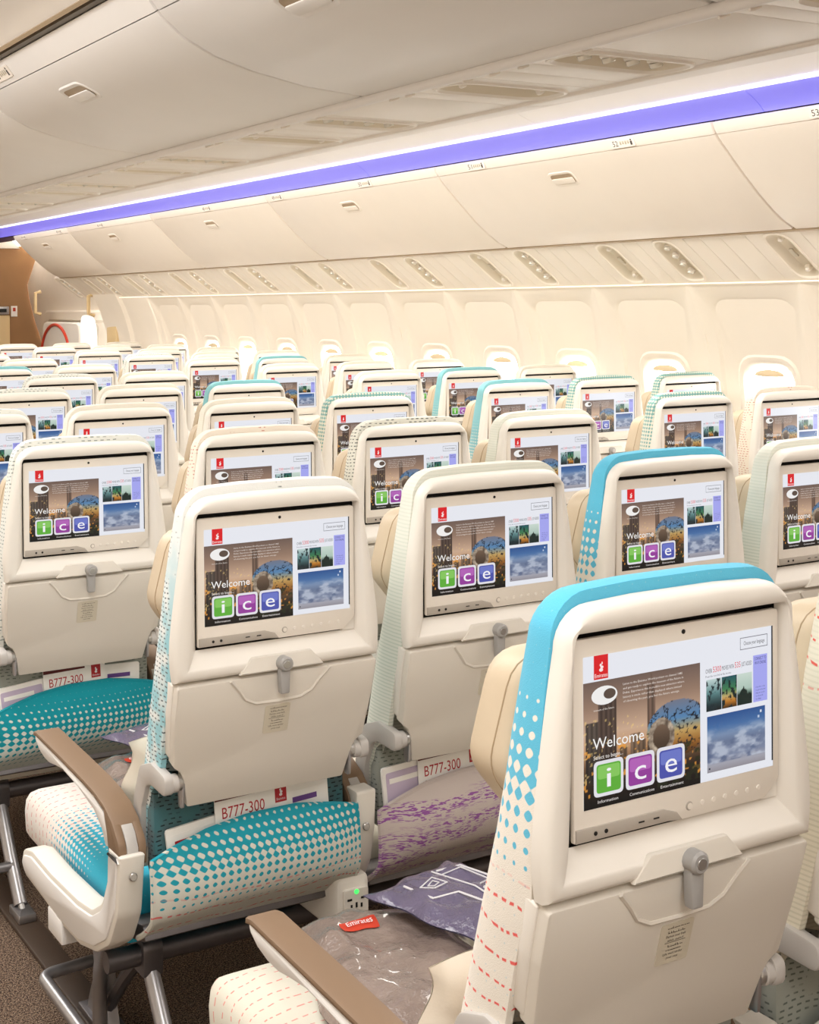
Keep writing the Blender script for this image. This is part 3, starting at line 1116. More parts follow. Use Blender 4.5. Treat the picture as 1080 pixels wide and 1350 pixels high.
cb_bounds = [-2.30, -0.95, 0.49, 1.662, 3.08, 4.52, 5.95, 7.40, 8.85, 10.3, 11.75]
num = 53
for i in range(len(cb_bounds) - 1):
    a, b = cb_bounds[i], cb_bounds[i + 1]
    y_l = {2: 1.13, 3: 2.45}.get(i, a + 0.55 * (b - a))
    make_bin(CB, CB_TOP, cb_body, a, b, MT['bin_centre'], -1, 'pale closed bin above the middle block facing the near aisle, %s from the camera end' % ORD[i], 'centre bins facing the near aisle', [(a + 0.66 * (b - a) if i != 3 else 2.80, str(num))], 0.80, y_l)
    num -= 1
for i in range(len(cb_bounds) - 1):
    a, b = cb_bounds[i], cb_bounds[i + 1]
    make_bin(mirror(CB), mirror(CB_TOP), mirror(cb_body), a, b, MT['bin_centre'], 1, 'pale underside of a centre bin facing the far aisle, %s from the camera end' % ORD[i], 'centre bins facing the far aisle', [], 0.80, a + 0.4 * (b - a))

# ------------------------------------------------------------------ service panels with reading lamps


def pod_mesh(L, Wd, depth, m_rim, m_in):
    """oblong recess, built flat: rim in the plane z = 0, hollow below it (towards -z is into the panel)"""
    mb = MB()
    o = rpoly([(-L / 2, -Wd / 2, Wd * 0.5), (L / 2, -Wd / 2, Wd * 0.42), (L / 2, Wd / 2, Wd * 0.42), (-L / 2, Wd / 2, Wd * 0.5)], 6)
    rings = []
    for ins, h in ((-0.010, -0.001), (-0.007, 0.005), (0.0, 0.006), (0.006, 0.0)):
        rings.append([(a, b, h) for a, b in inset(o, ins)])
    mb.loft(rings, m_rim, False, False)
    mb.loft([[(a, b, 0.0) for a, b in inset(o, 0.006)], [(a * 0.97, b * 0.9, -depth * 0.6) for a, b in inset(o, 0.010)], [(a * 0.9, b * 0.75, -depth) for a, b in inset(o, 0.016)]], m_in, False, True)
    return mb.mesh('lamp_recess')


def lamp_mesh(r=0.014, tilt=0.35):
    mb = MB()
    mb.disc((0, 0, -0.022), (0.0, 0, 1), r * 1.25, 0.014, MT['psu_centre'], 10, 0.003)
    mb.disc((0, 0, -0.010), (tilt, 0, 1), r, 0.010, MT['lens'], 10, 0.002)
    return mb.mesh('reading_lamp')


def gasper_mesh(r=0.016):
    mb = MB()
    mb.disc((0, 0, -0.024), (0, 0, 1), r, 0.014, MT['pod'], 10, 0.004)
    mb.disc((0, 0, -0.012), (0.3, 0.2, 1), r * 0.62, 0.012, MT['psu_centre'], 10, 0.003)
    return mb.mesh('air_vent')


def sign_mesh(w, h):
    mb = MB()
    mb.slab(rpoly([(-w / 2, -h / 2, 0.004), (w / 2, -h / 2, 0.004), (w / 2, h / 2, 0.004), (-w / 2, h / 2, 0.004)], 2), 'z', -0.020, -0.012, MT['label'], 0.001)
    return mb.mesh('seat_sign')


LAMP, GASP, SIGN = lamp_mesh(), gasper_mesh(), sign_mesh(0.05, 0.022)


def panel_with_hole(L, w, bow, m, hole=None):
    """service panel in a flat frame: x across the seats (0..L), y along the cabin (0..w); a frame of quads round the recess"""
    mb = MB()

    def zf(x):
        return -bow * math.sin(math.pi * min(max(x / L, 0), 1)) if bow else 0.0
    if hole is None:
        pts = rpoly([(0.001, 0.001, 0.003), (L - 0.001, 0.001, 0.003), (L - 0.001, w - 0.001, 0.003), (0.001, w - 0.001, 0.003)], 2)
        mb.slab(pts, 'z', -0.02, 0.0, m, 0.0015)
        return mb.mesh('panel')
    cx, cy, hl, hw = hole
    K = 6
    inn = rpoly([(cx - hl / 2, cy - hw / 2, hw * 0.5), (cx + hl / 2, cy - hw / 2, hw * 0.42), (cx + hl / 2, cy + hw / 2, hw * 0.42), (cx - hl / 2, cy + hw / 2, hw * 0.5)], K)
    out = rpoly([(0.001, 0.001, 0.002), (L - 0.001, 0.001, 0.002), (L - 0.001, w - 0.001, 0.002), (0.001, w - 0.001, 0.002)], K)
    rings = [[(a, b, -0.02) for a, b in out], [(a, b, -0.003) for a, b in out], [(a, b, 0.0) for a, b in inset(out, 0.0015)], [(a, b, 0.0) for a, b in inn], [(a, b, -0.01) for a, b in inn]]
    mb.loft(rings, m, False, False)
    return mb.mesh('panel')


def service_panel(M, L, w, m, kind, label, group):
    """kind 'plain', 'lamps' or 'vents'. M lays the flat panel under the bins"""
    if kind == 'plain':
        root = link('service_panel', panel_with_hole(L, w, 0, m), group)
        root.matrix_world = M
        return root
    hl, hw = L * 0.90, min(w * 0.66, 0.14)
    cx, cy = L * 0.5, w * 0.5
    root = link('reading_lamp_panel', panel_with_hole(L, w, 0, m, (cx, cy, hl, hw)), label=label, cat='service panel', group=group)
    root.matrix_world = M
    rc = link('lamp_recess', pod_mesh(hl, hw, 0.030, m, MT['pod']), root, (cx, cy, 0))
    n = 4 if kind == 'lamps' else 2
    for q in range(n):
        fx = (-0.27 + 0.18 * q) * L if kind == 'lamps' else (-0.32 + 0.62 * q) * L
        link('reading_lamp' if kind == 'lamps' else 'air_vent', LAMP if kind == 'lamps' else GASP, rc, (fx, (0.0 if kind == 'lamps' else 0.01), 0.004))
    if kind == 'vents':
        link('seat_sign', SIGN, rc, (0, 0.0, 0))
    return root


# the rounded rail along the bottom of the near centre bins
mb = MB()
mb.tube([(0.528, -2.3, 0.849 + FL), (0.528, 11.75, 0.849 + FL)], 0.012, MT['bin_centre'], 10)
rail = link('trim_6', mb.mesh('trim'), kind='structure')
# under the centre bins: flat, facing down
CX0, CX1, CZ = 0.535, 0.872, 0.846 + FL
names = {'lamps': 'panel with reading lamps', 'vents': 'panel with air vents', 'plain': 'plain panel'}
cnt = {'lamps': 0, 'vents': 0, 'plain': 0}
for k in range(-2, 12):
    base = 0.842 + 1.06 * k
    for a, b, kind in ((0.0, 0.199, 'lamps'), (0.199, 0.299, 'plain'), (0.299, 0.397, 'plain'), (0.397, 0.630, 'vents'), (0.630, 0.70, 'plain'), (0.70, 1.06, 'plain')):
        y0, y1 = base + a, base + b
        if y1 < -2.3 or y0 > 11.7 or (y1 < 0.1):
            continue
        o_ = ORD[min(cnt[kind], 25)]
        cnt[kind] += 1
        lab = None
        if kind != 'plain':
            lab = '%s under the centre bins, %s of its kind from the camera end' % (names[kind], o_)
        M = Matrix(((1, 0, 0, CX0), (0, -1, 0, y1), (0, 0, -1, CZ), (0, 0, 0, 1)))
        service_panel(M, CX1 - CX0, y1 - y0, MT['psu_centre'], kind, lab, 'service panels under the centre bins' if kind != 'plain' else rail)
mb = MB()
mb.tube([(0.876, -2.3, 0.846 + FL), (0.876, 11.75, 0.846 + FL)], 0.007, MT['psu_centre'], 8)
link('trim_7', mb.mesh('trim'), kind='structure')
cl = MB()
cl.tube([(0.528, 0, 0.849 + FL - 0.0145), (0.536, 0, 0.849 + FL - 0.013), (0.552, 0, 0.849 + FL - 0.006)], 0.0030, MT['psu_centre'], 6)
clm = cl.mesh('rail_clip')
for k in range(0, 11):
    for a in (0.0, 0.199, 0.299, 0.397, 0.63, 0.70):
        link('rail_clip', clm, rail, (0, 0.842 + 1.06 * (k - 1) + a, 0))

# thin bronze strip between the bins and the service panels
mb = MB()
mb.slab([(3.104, 0.652 + FL), (3.122, 0.648 + FL), (3.125, 0.70 + FL), (3.100, 0.70 + FL)], 'y', -1.2, 12.27, MT['gold'])
rail_out = link('trim_8', mb.mesh('trim', False), kind='structure')
# outboard: sloping from the bins' lower edge down to the wall
OX0, OZ0, OX1, OZ1 = 3.112, 0.655 + FL, 3.368, 0.462 + FL
dvec = Vector((OX1 - OX0, 0, OZ1 - OZ0))
OL = dvec.length
ex = dvec.normalized()
ey = Vector((0, -1, 0))
ez = ex.cross(ey)                         # faces the cabin
if ez.z > 0:
    ey = -ey
    ez = ex.cross(ey)
cnt = {'lamps': 0, 'vents': 0, 'plain': 0}
for k in range(-3, 9):
    base = 2.755 + 1.09 * k
    for a, b, kind in ((0.0, 0.305, 'vents'), (0.305, 0.45, 'plain'), (0.45, 0.572, 'plain'), (0.572, 0.677, 'plain'), (0.677, 0.991, 'lamps'), (0.991, 1.09, 'plain')):
        y0, y1 = base + a, base + b
        if y1 < 1.2 or y0 > 12.2:
            continue
        o_ = ORD[min(cnt[kind], 25)]
        cnt[kind] += 1
        lab = None
        if kind != 'plain':
            lab = '%s above the window seats, %s of its kind from the camera end' % (names[kind], o_)
        org = Vector((OX0, y1 if ey.y < 0 else y0, OZ0))
        M = Matrix((ex, ey, ez)).transposed().to_4x4()
        M.translation = org
        service_panel(M, OL, y1 - y0, MT['psu'], kind, lab, 'service panels above the window seats' if kind != 'plain' else rail_out)


# ------------------------------------------------------------------ far end: brown bulkhead, door bay
mb = MB()
mb.slab([(-2.3, 0.0), (3.78, 0.0), (3.78, 0.9), (3.6, 1.6), (3.55, 1.75), (3.72, 2.20), (-2.3, 2.20)], 'y', 14.8, 14.86, MT['brownwall'])
bulk = link('wall_end', mb.mesh('wall', False), kind='structure')
mb = MB()
mb.slab([(-2.3, 2.17), (3.42, 2.17), (3.3, 2.30), (1.9, 2.5), (-2.3, 2.5)], 'y', 14.72, 14.86, MT['ceil'], 0.004)
link('trim_9', mb.mesh('trim'), kind='structure')
mb = MB()
mb.box(1.2, 3.30, 14.73, 14.795, 0.0, 1.415, MT['tan'], 0.01)
cab = link('galley_cupboard', mb.mesh('galley_cupboard'), label='cream cupboard front against the brown bulkhead', cat='cupboard')
mb = MB()
mb.box(3.12, 3.29, 14.72, 14.795, 1.425, 1.515, MT['alloy'], 0.006)
mb.box(3.15, 3.26, 14.712, 14.722, 1.45, 1.49, MT['black'], 0.003)
link('cupboard_latch', mb.mesh('cupboard_latch'), cab)
mb = MB()
mb.box(3.33, 3.40, 14.785, 14.799, 1.40, 1.52, MT['paper'], 0.002)
mb.box(3.35, 3.38, 14.780, 14.787, 1.46, 1.50, MT['red'], 0.002)
link('notice_plate', mb.mesh('notice_plate'), label='small white plate with a red mark on the brown bulkhead', cat='notice plate')

# end pillar beside the last window and the door frame
mb = MB()
mb.loft([[(wall_x(z) + d, y, z) for y, d in ((Y_LINER_END + 0.005, 0.0), (Y_LINER_END + 0.03, -0.02), (11.30, -0.012), (11.33, -0.045), (11.92, -0.06), (11.94, 0.1), (Y_LINER_END + 0.005, 0.1))] for z in (0.0, 0.3, 0.8, 1.05, 1.25, 1.4, 1.5, 1.62)], MT['liner'])
link('trim_10', mb.mesh('trim'), kind='structure')
mb = MB()
link('trim_11', strip_mesh([(2.9, 2.44), (3.75, 2.44), (3.52, 1.76), (3.54, 1.6), (3.60, 1.35), (3.68, 1.1), (3.74, 0.8), (3.74, 0.0)], 11.86, 14.79, MT['liner'], -0.02), kind='structure')
mb = MB()
pl = rpoly([(11.98, 0.05, 0.05), (14.3, 0.05, 0.05), (14.3, 1.47, 0.22), (11.98, 1.47, 0.22)], 6)
mb.loft([[(wall_x(z) + d, y, z) for y, z in inset(pl, i)] for d, i in ((0.20, 0), (0.09, 0.0), (0.075, 0.02), (0.075, 0.10), (0.12, 0.13))], MT['liner'], False, True)
door = link('door_1', mb.mesh('door'), kind='structure')
mb = MB()
mb.slab(rpoly([(12.62, 0.10, 0.06), (13.85, 0.10, 0.06), (13.85, 1.345, 0.10), (12.62, 1.345, 0.10)], 5), 'x', 3.40, 3.66, MT['shell'], 0.03)
bust = link('slide_pack', mb.mesh('slide_pack'), door)
mb = MB()
mb.tube([(3.392, 13.36 + 0.48 * math.cos(a), 0.98 + 0.34 * math.sin(a)) for a in np.linspace(0.0, math.pi, 24)], 0.016, MT['red'], 8)
link('red_strap', mb.mesh('red_strap'), door)
mb = MB()
q = rpoly([(12.33, 1.05, 0.02), (12.62, 1.05, 0.02), (12.62, 1.43, 0.12), (12.33, 1.43, 0.08)], 4)
for nm, (yy, zz, hh) in {'assist_handle': (13.75, 1.55, 0.24), 'assist_handle.001': (12.0, 1.52, 0.2)}.items():
    mb = MB()
    mb.tube([(3.36, yy, zz + hh / 2), (3.30, yy - 0.01, zz + hh / 2 - 0.015), (3.30, yy - 0.01, zz - hh / 2 + 0.015), (3.36, yy, zz - hh / 2)], 0.019, MT['tan'], 8)
    link('assist_handle', mb.mesh('assist_handle'), label='vertical tan grab handle %s' % ('in the door bay' if yy > 12.5 else 'on the pillar before the door bay'), cat='handle')
# door port as a glowing slab, its emission standing in for daylight
mb = MB()
mb.slab(rpoly([(12.10, 0.8, 0.05), (12.54, 0.8, 0.05), (12.54, 1.42, 0.1), (12.10, 1.42, 0.22)], 4), 'x', 3.40, 3.42, MT['port'])
link('door_port', mb.mesh('door_port'), door)
mb = MB()
mb.box(3.44, 3.50, 11.62, 11.88, 0.9, 1.32, MT['tan'], 0.01)
link('trim_12', mb.mesh('trim'), kind='structure')

# floor tracks under the middle block and the window block
for i, x in enumerate((-0.15, 1.55, 2.25, 3.2)):
    mb = MB()
    mb.box(x - 0.032, x + 0.032, -1.5, 12.0, 0.0, 0.012, MT['track'], 0.003)
    link('trim_%d' % (13 + i), mb.mesh('trim'), kind='structure')

# ------------------------------------------------------------------ the seat: parts made once, in seat coordinates (origin on the floor below the monitor)
N_ARC = 7


def sym(right):
    return right + [(-x, z) for x, z in reversed(right)]


def arc(cx, cz, r, a0, a1, n=N_ARC):
    return [(cx + r * math.cos(a0 + (a1 - a0) * i / n), cz + r * math.sin(a0 + (a1 - a0) * i / n)) for i in range(n + 1)]


def back_outline(zs, ws, top, r):
    """half widths ws at heights zs (rising), then a rounded shoulder up to height top; slightly domed crown"""
    right = []
    z_end = top - r
    for z in np.linspace(zs[0], z_end, 12):
        right.append((float(np.interp(z, zs, ws)), float(z)))
    w = right[-1][0]
    right += [(x, z) for x, z in arc(w - r, z_end, r, 0.0, math.pi / 2)[1:]]
    right += [((w - r) * 0.5, top + 0.003), ]
    return sym(right)


SH_Z, SH_W = [Zh(-0.282), Zh(-0.245), Zh(-0.20), Zh(-0.12), Zh(-0.05), Zh(-0.01)], [0.2005, 0.2050, 0.2025, 0.1920, 0.1810, 0.1735]
shell_out = back_outline(SH_Z, SH_W, Zh(0.037), 0.048)


def make_shell():
    mb = MB()
    n = len(shell_out)
    o = shell_out
    # inner loops with the same count of points, matched by walking the same corners
    h = n // 2

    def loop_like(wb, wm, wt, zb, zt, r):
        """trapezoid with rounded upper corners: half widths at bottom, lower middle, top"""
        right = []
        for i, z in enumerate(np.linspace(zb, zt - r, 12)):
            t = i / 11
            right.append((wb + (wm - wb) * min(t / 0.12, 1) + (wt - wm) * t, z))
        w = right[-1][0]
        right += [(x, z) for x, z in arc(w - r, zt - r, r, 0.0, math.pi / 2)[1:]]
        right += [((w - r) * 0.5, zt)]
        return sym(right)
    L1 = loop_like(0.182, 0.178, 0.1665, Zh(-0.264), Zh(0.0135), 0.012)
    L1b = loop_like(0.178, 0.173, 0.1620, Zh(-0.260), Zh(0.0095), 0.008)
    L2 = loop_like(0.1575, 0.1575, 0.1575, Zh(-0.2305), Zh(0.0075), 0.004)
    rings = [[(x, 0.010, z) for x, z in inset(o, 0.002)], [(x, 0.008, z) for x, z in o], [(x, -0.006, z) for x, z in o], [(x, -0.014, z) for x, z in inset(o, 0.003)], [(x, -0.019, z) for x, z in inset(o, 0.009)],
             [(x, -0.019, z) for x, z in L1], [(x, -0.0165, z) for x, z in L1b], [(x, 0.002, z) for x, z in L2]]
    mb.loft(rings, MT['shell'], True, False)
    mb.loft([[(x, 0.002, z) for x, z in L2], [(x, 0.0085, z) for x, z in L2]], MT['slot'], False, True)
    mb.slab([(0.1576, Zh(-0.2306)), (0.1576, Zh(-0.204)), (0.131, Zh(-0.2306))], 'y', -0.001, 0.008, MT['shell'])
    return mb.mesh('shell', True, 40)


def make_monitor():
    mb = MB()
    o = rpoly([(-0.156, Zh(-0.2255), 0.003), (-0.02, Zh(-0.2255), 0.002), (0.004, Zh(-0.2275), 0.004), (0.132, Zh(-0.2275), 0.006), (0.156, Zh(-0.206), 0.004), (0.156, Zh(0.0), 0.006), (-0.156, Zh(0.0), 0.006)], 2)
    mb.slab(o, 'y', -0.0062, 0.0015, MT['bezel'], 0.0015)
    return mb.mesh('monitor')


def make_monitor_bits():
    out = []
    mb = MB()
    # grey chamfered strip with the jacks
    pts = [(-0.1545, -0.2245), (-0.022, -0.2245), (0.0, -0.2265), (-0.008, -0.2165), (-0.028, -0.2095), (-0.1545, -0.2095)]
    mb.slab([(x, Zh(z)) for x, z in pts], 'y', -0.0085, -0.004, MT['bezel_dark'], 0.001)
    out.append(('jack_strip', mb.mesh('jack_strip')))
    mb = MB()
    for x in (-0.128, -0.113):
        mb.disc((x, -0.0085, Zh(-0.217)), (0, -1, 0), 0.0025, 0.0006, MT['black'], 10)
    for x in (-0.062, -0.040):
        mb.box(x - 0.0042, x + 0.0042, -0.0091, -0.0085, Zh(-0.2178), Zh(-0.2162), MT['black'])
    out.append(('jack', mb.mesh('jack')))
    mb = MB()
    mb.disc((0.004, -0.0062, Zh(-0.0095)), (0, -1, 0), 0.0028, 0.0006, MT['black'], 10)
    out.append(('camera_eye', mb.mesh('camera_eye')))
    for i, x in enumerate((0.012, 0.032, 0.050, 0.068, 0.086, 0.104, 0.122)):
        mb = MB()
        r = 0.0056 if i == 0 else 0.0034
        mb.disc((x, -0.0060, Zh(-0.2135) + 0.0002 * i), (0, -1, 0), r, 0.0008, MT['bezel'] if i else MT['bezel_dark'], 12, 0.0006)
        if i == 0:
            mb.disc((x, -0.0075, Zh(-0.2135)), (0, -1, 0), r * 0.7, 0.0006, MT['bezel'], 12)
        out.append(('button', mb.mesh('button')))
    return out


TILT = math.atan2(0.065, 0.232)


def tray_frame():
    M = Matrix.Rotation(TILT, 4, 'X')
    M.translation = Vector((0, -0.004, Zh(-0.2855)))
    return M


TF = tray_frame()
TRAY_L = 0.241


def make_tray():
    mb = MB()
    o = rpoly([(0.1975, 0.0, 0.006), (0.1965, -0.07, 0.05), (0.190, -0.156, 0.008), (0.176, -0.168, 0.006), (0.170, -0.180, 0.006), (0.157, -TRAY_L, 0.006), (-0.157, -TRAY_L, 0.006), (-0.170, -0.180, 0.006), (-0.176, -0.168, 0.006), (-0.190, -0.156, 0.008), (-0.1965, -0.07, 0.05), (-0.1975, 0.0, 0.006)], 3)
    mb.slab(o, 'y', -0.012, 0.016, MT['tray'], 0.003)
    # U-shaped lip of the latch pocket
    u = [(-0.098, -0.0145, -0.001), (-0.080, -0.0145, -0.022), (-0.066, -0.0145, -0.042), (-0.045, -0.0145, -0.053), (0.0, -0.0145, -0.055), (0.045, -0.0145, -0.053), (0.066, -0.0145, -0.042), (0.080, -0.0145, -0.022), (0.098, -0.0145, -0.001)]
    mb.tube([(x, -0.0115, z) for x, y, z in u], 0.0034, MT['tray'], 6)
    mb.xf(TF)
    return mb.mesh('tray_table')


def make_tray_side():
    """white back-shell edge that shows beside the tray table"""
    mb = MB()
    o = rpoly([(0.2005, -0.002, 0.004), (0.199, -0.07, 0.05), (0.192, -0.150, 0.01), (0.150, -0.170, 0.01), (0.150, -TRAY_L + 0.03, 0.006), (-0.150, -TRAY_L + 0.03, 0.006), (-0.150, -0.170, 0.01), (-0.192, -0.150, 0.01), (-0.199, -0.07, 0.05), (-0.2005, -0.002, 0.004)], 3)
    mb.slab(o, 'y', 0.006, 0.034, MT['shell'], 0.004)
    mb.xf(TF)
    return mb.mesh('back_frame')


def make_latch_plate():
    mb = MB()
    o = rpoly([(-0.085, Zh(-0.2815), 0.002), (0.085, Zh(-0.2815), 0.002), (0.058, Zh(-0.252), 0.004), (-0.058, Zh(-0.252), 0.004)], 2)
    mb.slab(o, 'y', -0.0215, -0.012, MT['tray'], 0.0025)
    return mb.mesh('latch_plate')


def make_latch():
    mb = MB()
    o = rpoly([(-0.0085, -0.322 + FL, 0.003), (0.0085, -0.322 + FL, 0.003), (0.0105, Zh(-0.268), 0.004), (-0.0105, Zh(-0.268), 0.004)], 2)
    mb.slab(o, 'y', -0.034, -0.018, MT['latch'], 0.003)
    mb.disc((0, -0.018, Zh(-0.268)), (0, -1, 0), 0.0135, 0.022, MT['latch'], 16, 0.003)
    mb.disc((0, -0.0395, Zh(-0.268)), (0, -1, 0), 0.007, 0.002, MT['steel'], 12, 0.0005)
    return mb.mesh('tray_latch')


def make_placard():
    mb = MB()
    mb.slab(rpoly([(-0.024, -0.118, 0.003), (0.026, -0.118, 0.003), (0.026, -0.062, 0.003), (-0.024, -0.062, 0.003)], 2), 'y', -0.0128, -0.0115, MT['label'])
    ink = MT['ink']
    for i, (s, w) in enumerate([('Fasten seat belt', 0.030), ('while seated', 0.024)]):
        put_text(mb, s, (0.001 - w / 2, -0.0132, -0.0815 - i * 0.0055), (1, 0, 0), (0, 0, 1), w, 0.0036, ink, 1)
    for i, (s, w) in enumerate([('Life vest under', 0.030), ('your seat', 0.018)]):
        put_text(mb, s, (0.001 - w / 2, -0.0132, -0.1055 - i * 0.0055), (1, 0, 0), (0, 0, 1), w, 0.0036, ink, 1)
    # the Arabic lines, as running strokes
    rnd = random.Random(4)
    for zz, w in ((-0.069, 0.030), (-0.0755, 0.026), (-0.0945, 0.020), (-0.0995, 0.024)):
        x = 0.001 - w / 2
        while x < 0.001 + w / 2:
            d = rnd.uniform(0.002, 0.005)
            h = rnd.choice((0.001, 0.001, 0.0032))
            mb.raw([(x, -0.0132, zz), (x + d, -0.0132, zz), (x + d, -0.0132, zz + 0.0009), (x, -0.0132, zz + 0.0009)], [(0, 1, 2, 3)], ink)
            mb.raw([(x, -0.0132, zz), (x + 0.0008, -0.0132, zz), (x + 0.0008, -0.0132, zz + h), (x, -0.0132, zz + h)], [(0, 1, 2, 3)], ink)
            x += d + rnd.choice((0.0003, 0.001))
    mb.raw([(-0.015, -0.0132, -0.0888), (0.017, -0.0132, -0.0888), (0.017, -0.0132, -0.0882), (-0.015, -0.0132, -0.0882)], [(0, 1, 2, 3)], ink)
    mb.xf(TF)
    return mb.mesh('placard', False)


YF_Z = [Zh(-0.62), Zh(-0.49), Zh(-0.39), Zh(-0.27), Zh(-0.20), Zh(-0.10), Zh(0.01), Zh(0.06)]
YF_Y = [0.215, 0.185, 0.150, 0.112, 0.090, 0.078, 0.064, 0.052]


def yfront(z):
    return float(np.interp(z, YF_Z, YF_Y))


def yback(z):
    return 0.0095 + max(0.0, Zh(-0.284) - z) * 0.29 + 0.012 * min(max((Zh(-0.27) - z) / 0.04, 0.0), 1.0) + 0.042 * min(max((0.665 - z) / 0.05, 0.0), 1.0)


def make_cover():
    mb = MB()
    o = back_outline([Zh(-0.62), Zh(-0.5), Zh(-0.40), Zh(-0.25), Zh(-0.15), Zh(-0.05), Zh(0.0)], [0.192, 0.196, 0.199, 0.200, 0.194, 0.182, 0.175], Zh(0.051), 0.054)
    rings = []
    for ins, yy in ((0.010, 0.0), (0.002, 0.002), (0.0, 0.010), (-0.002, 0.3), (-0.001, 0.6), (0.002, 0.80), (0.008, 0.93), (0.020, 1.0), (0.06, 1.04), (0.11, 1.05)):
        rings.append([(x, yback(z) + (yfront(z) - yback(z)) * yy, z) for x, z in shrink(o, ins)])
    mb.loft(rings, 'FABRIC')
    return mb


def make_headrest():
    mb = MB()
    o = rpoly([(-0.15, Zh(-0.232), 0.05), (0.15, Zh(-0.232), 0.05), (0.197, Zh(-0.165), 0.06), (0.168, Zh(-0.03), 0.05), (-0.168, Zh(-0.03), 0.05), (-0.197, Zh(-0.165), 0.06)], 5)

    def bend(x, z, t):
        e = max(0.0, (abs(x) - 0.10) / 0.10)
        return 0.078 + 0.030 * e * e + t
    rings = []
    for ins, t in ((0.012, -0.030), (0.003, -0.022), (0.0, -0.005), (-0.001, 0.025), (0.003, 0.046), (0.013, 0.058), (0.034, 0.063), (0.07, 0.060)):
        rings.append([(x, bend(x, z, t), z) for x, z in shrink(o, ins, 0.014)])
    mb.loft(rings, MT['leather'])
    # stitched seam round the back edge
    seam = [(x, bend(x, z, -0.004), z) for x, z in inset(o, 0.0)]
    mb.tube(seam + [seam[0]], 0.0012, MT['gold'], 5, False)
    return mb.mesh('headrest')


def make_cushion():
    mb = MB()
    o = rpoly([(-0.203, 0.25, 0.02), (0.203, 0.25, 0.02), (0.203, 0.93, 0.035), (-0.203, 0.93, 0.035)], 4)
    rings = []
    for z, ins in ((0.290, 0.02), (0.294, 0.006), (0.305, 0.0), (0.35, -0.002), (0.375, 0.001), (0.388, 0.009), (0.396, 0.024), (0.402, 0.06), (0.405, 0.12), (0.406, 0.175)):
        rings.append([(x, y, z) for x, y in shrink(o, ins)])
    mb.loft(rings, 'FABRIC')
    return mb


def pocket_top(x):
    return float(np.interp(x, [-0.21, -0.17, -0.10, -0.02, 0.08, 0.15, 0.21], [0.508, 0.524, 0.545, 0.556, 0.556, 0.545, 0.532]))


def pocket_pt(u, v, off=0.0):
    x = -0.209 + 0.418 * u
    zt = pocket_top(x)
    z = zt + (0.345 - zt) * v
    bulge = 0.030 * math.sin(math.pi * min(v * 1.25, 1.0)) * (1 - (2 * u - 1) ** 4 * 0.8)
    y = 0.084 - bulge + 0.075 * max(0.0, v - 0.62) ** 1.6 * 4.6
    return Vector((x, y + off, z))


def make_pocket():
    mb = MB()
    NU, NV = 20, 18
    mb.grid(lambda u, v: pocket_pt(u, v), NU, NV, 'FABRIC')
    mb.grid(lambda u, v: pocket_pt(1 - u, v, 0.008), NU, NV, 'FABRIC')
    edge = [pocket_pt(0, 1 - i / 12) for i in range(13)] + [pocket_pt(i / 16, 0) for i in range(1, 17)] + [pocket_pt(1, i / 12) for i in range(1, 13)]
    mb.tube([p + Vector((0, 0.004, 0)) for p in edge], 0.0055, 'FABRIC', 6)
    return mb


def make_pocket_back():
    """padded panel of the seat back behind the pocket, and the pan below"""
    mb = MB()
    mb.slab(rpoly([(-0.195, 0.46, 0.02), (0.195, 0.46, 0.02), (0.195, 0.66, 0.02), (-0.195, 0.66, 0.02)], 3), 'y', 0.1135, 0.150, 'FABRIC', 0.006)
    return mb


def make_pan():
    mb = MB()
    mb.slab(rpoly([(0.13, 0.345, 0.01), (0.25, 0.315, 0.02), (0.75, 0.275, 0.02), (0.75, 0.290, 0.01), (0.3, 0.335, 0.02), (0.15, 0.372, 0.01)], 2), 'x', -0.205, 0.205, MT['darkalloy'], 0.002)
    return mb.mesh('seat_pan')


def make_beam():
    mb = MB()
    mb.tube([(-0.234, 0, 0), (0.234, 0, 0)], 0.021, MT['darkalloy'], 10)
    return mb.mesh('cross_beam')


def make_post():
    """pillar between two seats that carries the armrest: narrow cream plate curving forward and down"""
    mb = MB()
    o = rpoly([(0.088, 0.556, 0.006), (0.094, 0.48, 0.05), (0.110, 0.41, 0.06), (0.150, 0.345, 0.06), (0.230, 0.300, 0.04), (0.45, 0.285, 0.01), (0.45, 0.335, 0.01), (0.26, 0.36, 0.05), (0.19, 0.42, 0.05), (0.165, 0.50, 0.04), (0.160, 0.556, 0.006)], 3)
    mb.slab(o, 'x', -0.0215, 0.0215, MT['post'], 0.003)
    return mb.mesh('armrest_post')


def make_screw(y=0.092, z=0.50):
    mb = MB()
    mb.disc((0.0, y, z), (0, -1, 0.05), 0.0075, 0.005, MT['steel'], 12, 0.0015)
    return mb.mesh('screw')


SHR = [(0.165, 0.523, 0.004), (0.174, 0.459, 0.03), (0.205, 0.405, 0.05), (0.262, 0.374, 0.05), (0.345, 0.362, 0.06), (0.522, 0.354, 0.05), (0.650, 0.356, 0.02), (0.715, 0.340, 0.03), (0.728, 0.308, 0.03), (0.700, 0.286, 0.02), (0.576, 0.281, 0.05), (0.441, 0.274, 0.05), (0.335, 0.277, 0.05), (0.240, 0.300, 0.06), (0.165, 0.342, 0.06), (0.120, 0.410, 0.06), (0.100, 0.523, 0.004)]


def make_shroud():
    mb = MB()
    o = rpoly(SHR, 3)
    mb.slab(o, 'x', -0.024, 0.024, MT['post'], 0.006)
    # raised face on the aisle side
    o2 = inset(o, 0.012)
    mb.slab(o2, 'x', -0.0275, -0.02, MT['arm_white'], 0.003)
    mb.box(-0.027, 0.012, 0.44, 0.53, 0.235, 0.285, MT['arm_white'], 0.004)
    return mb.mesh('aisle_shroud')


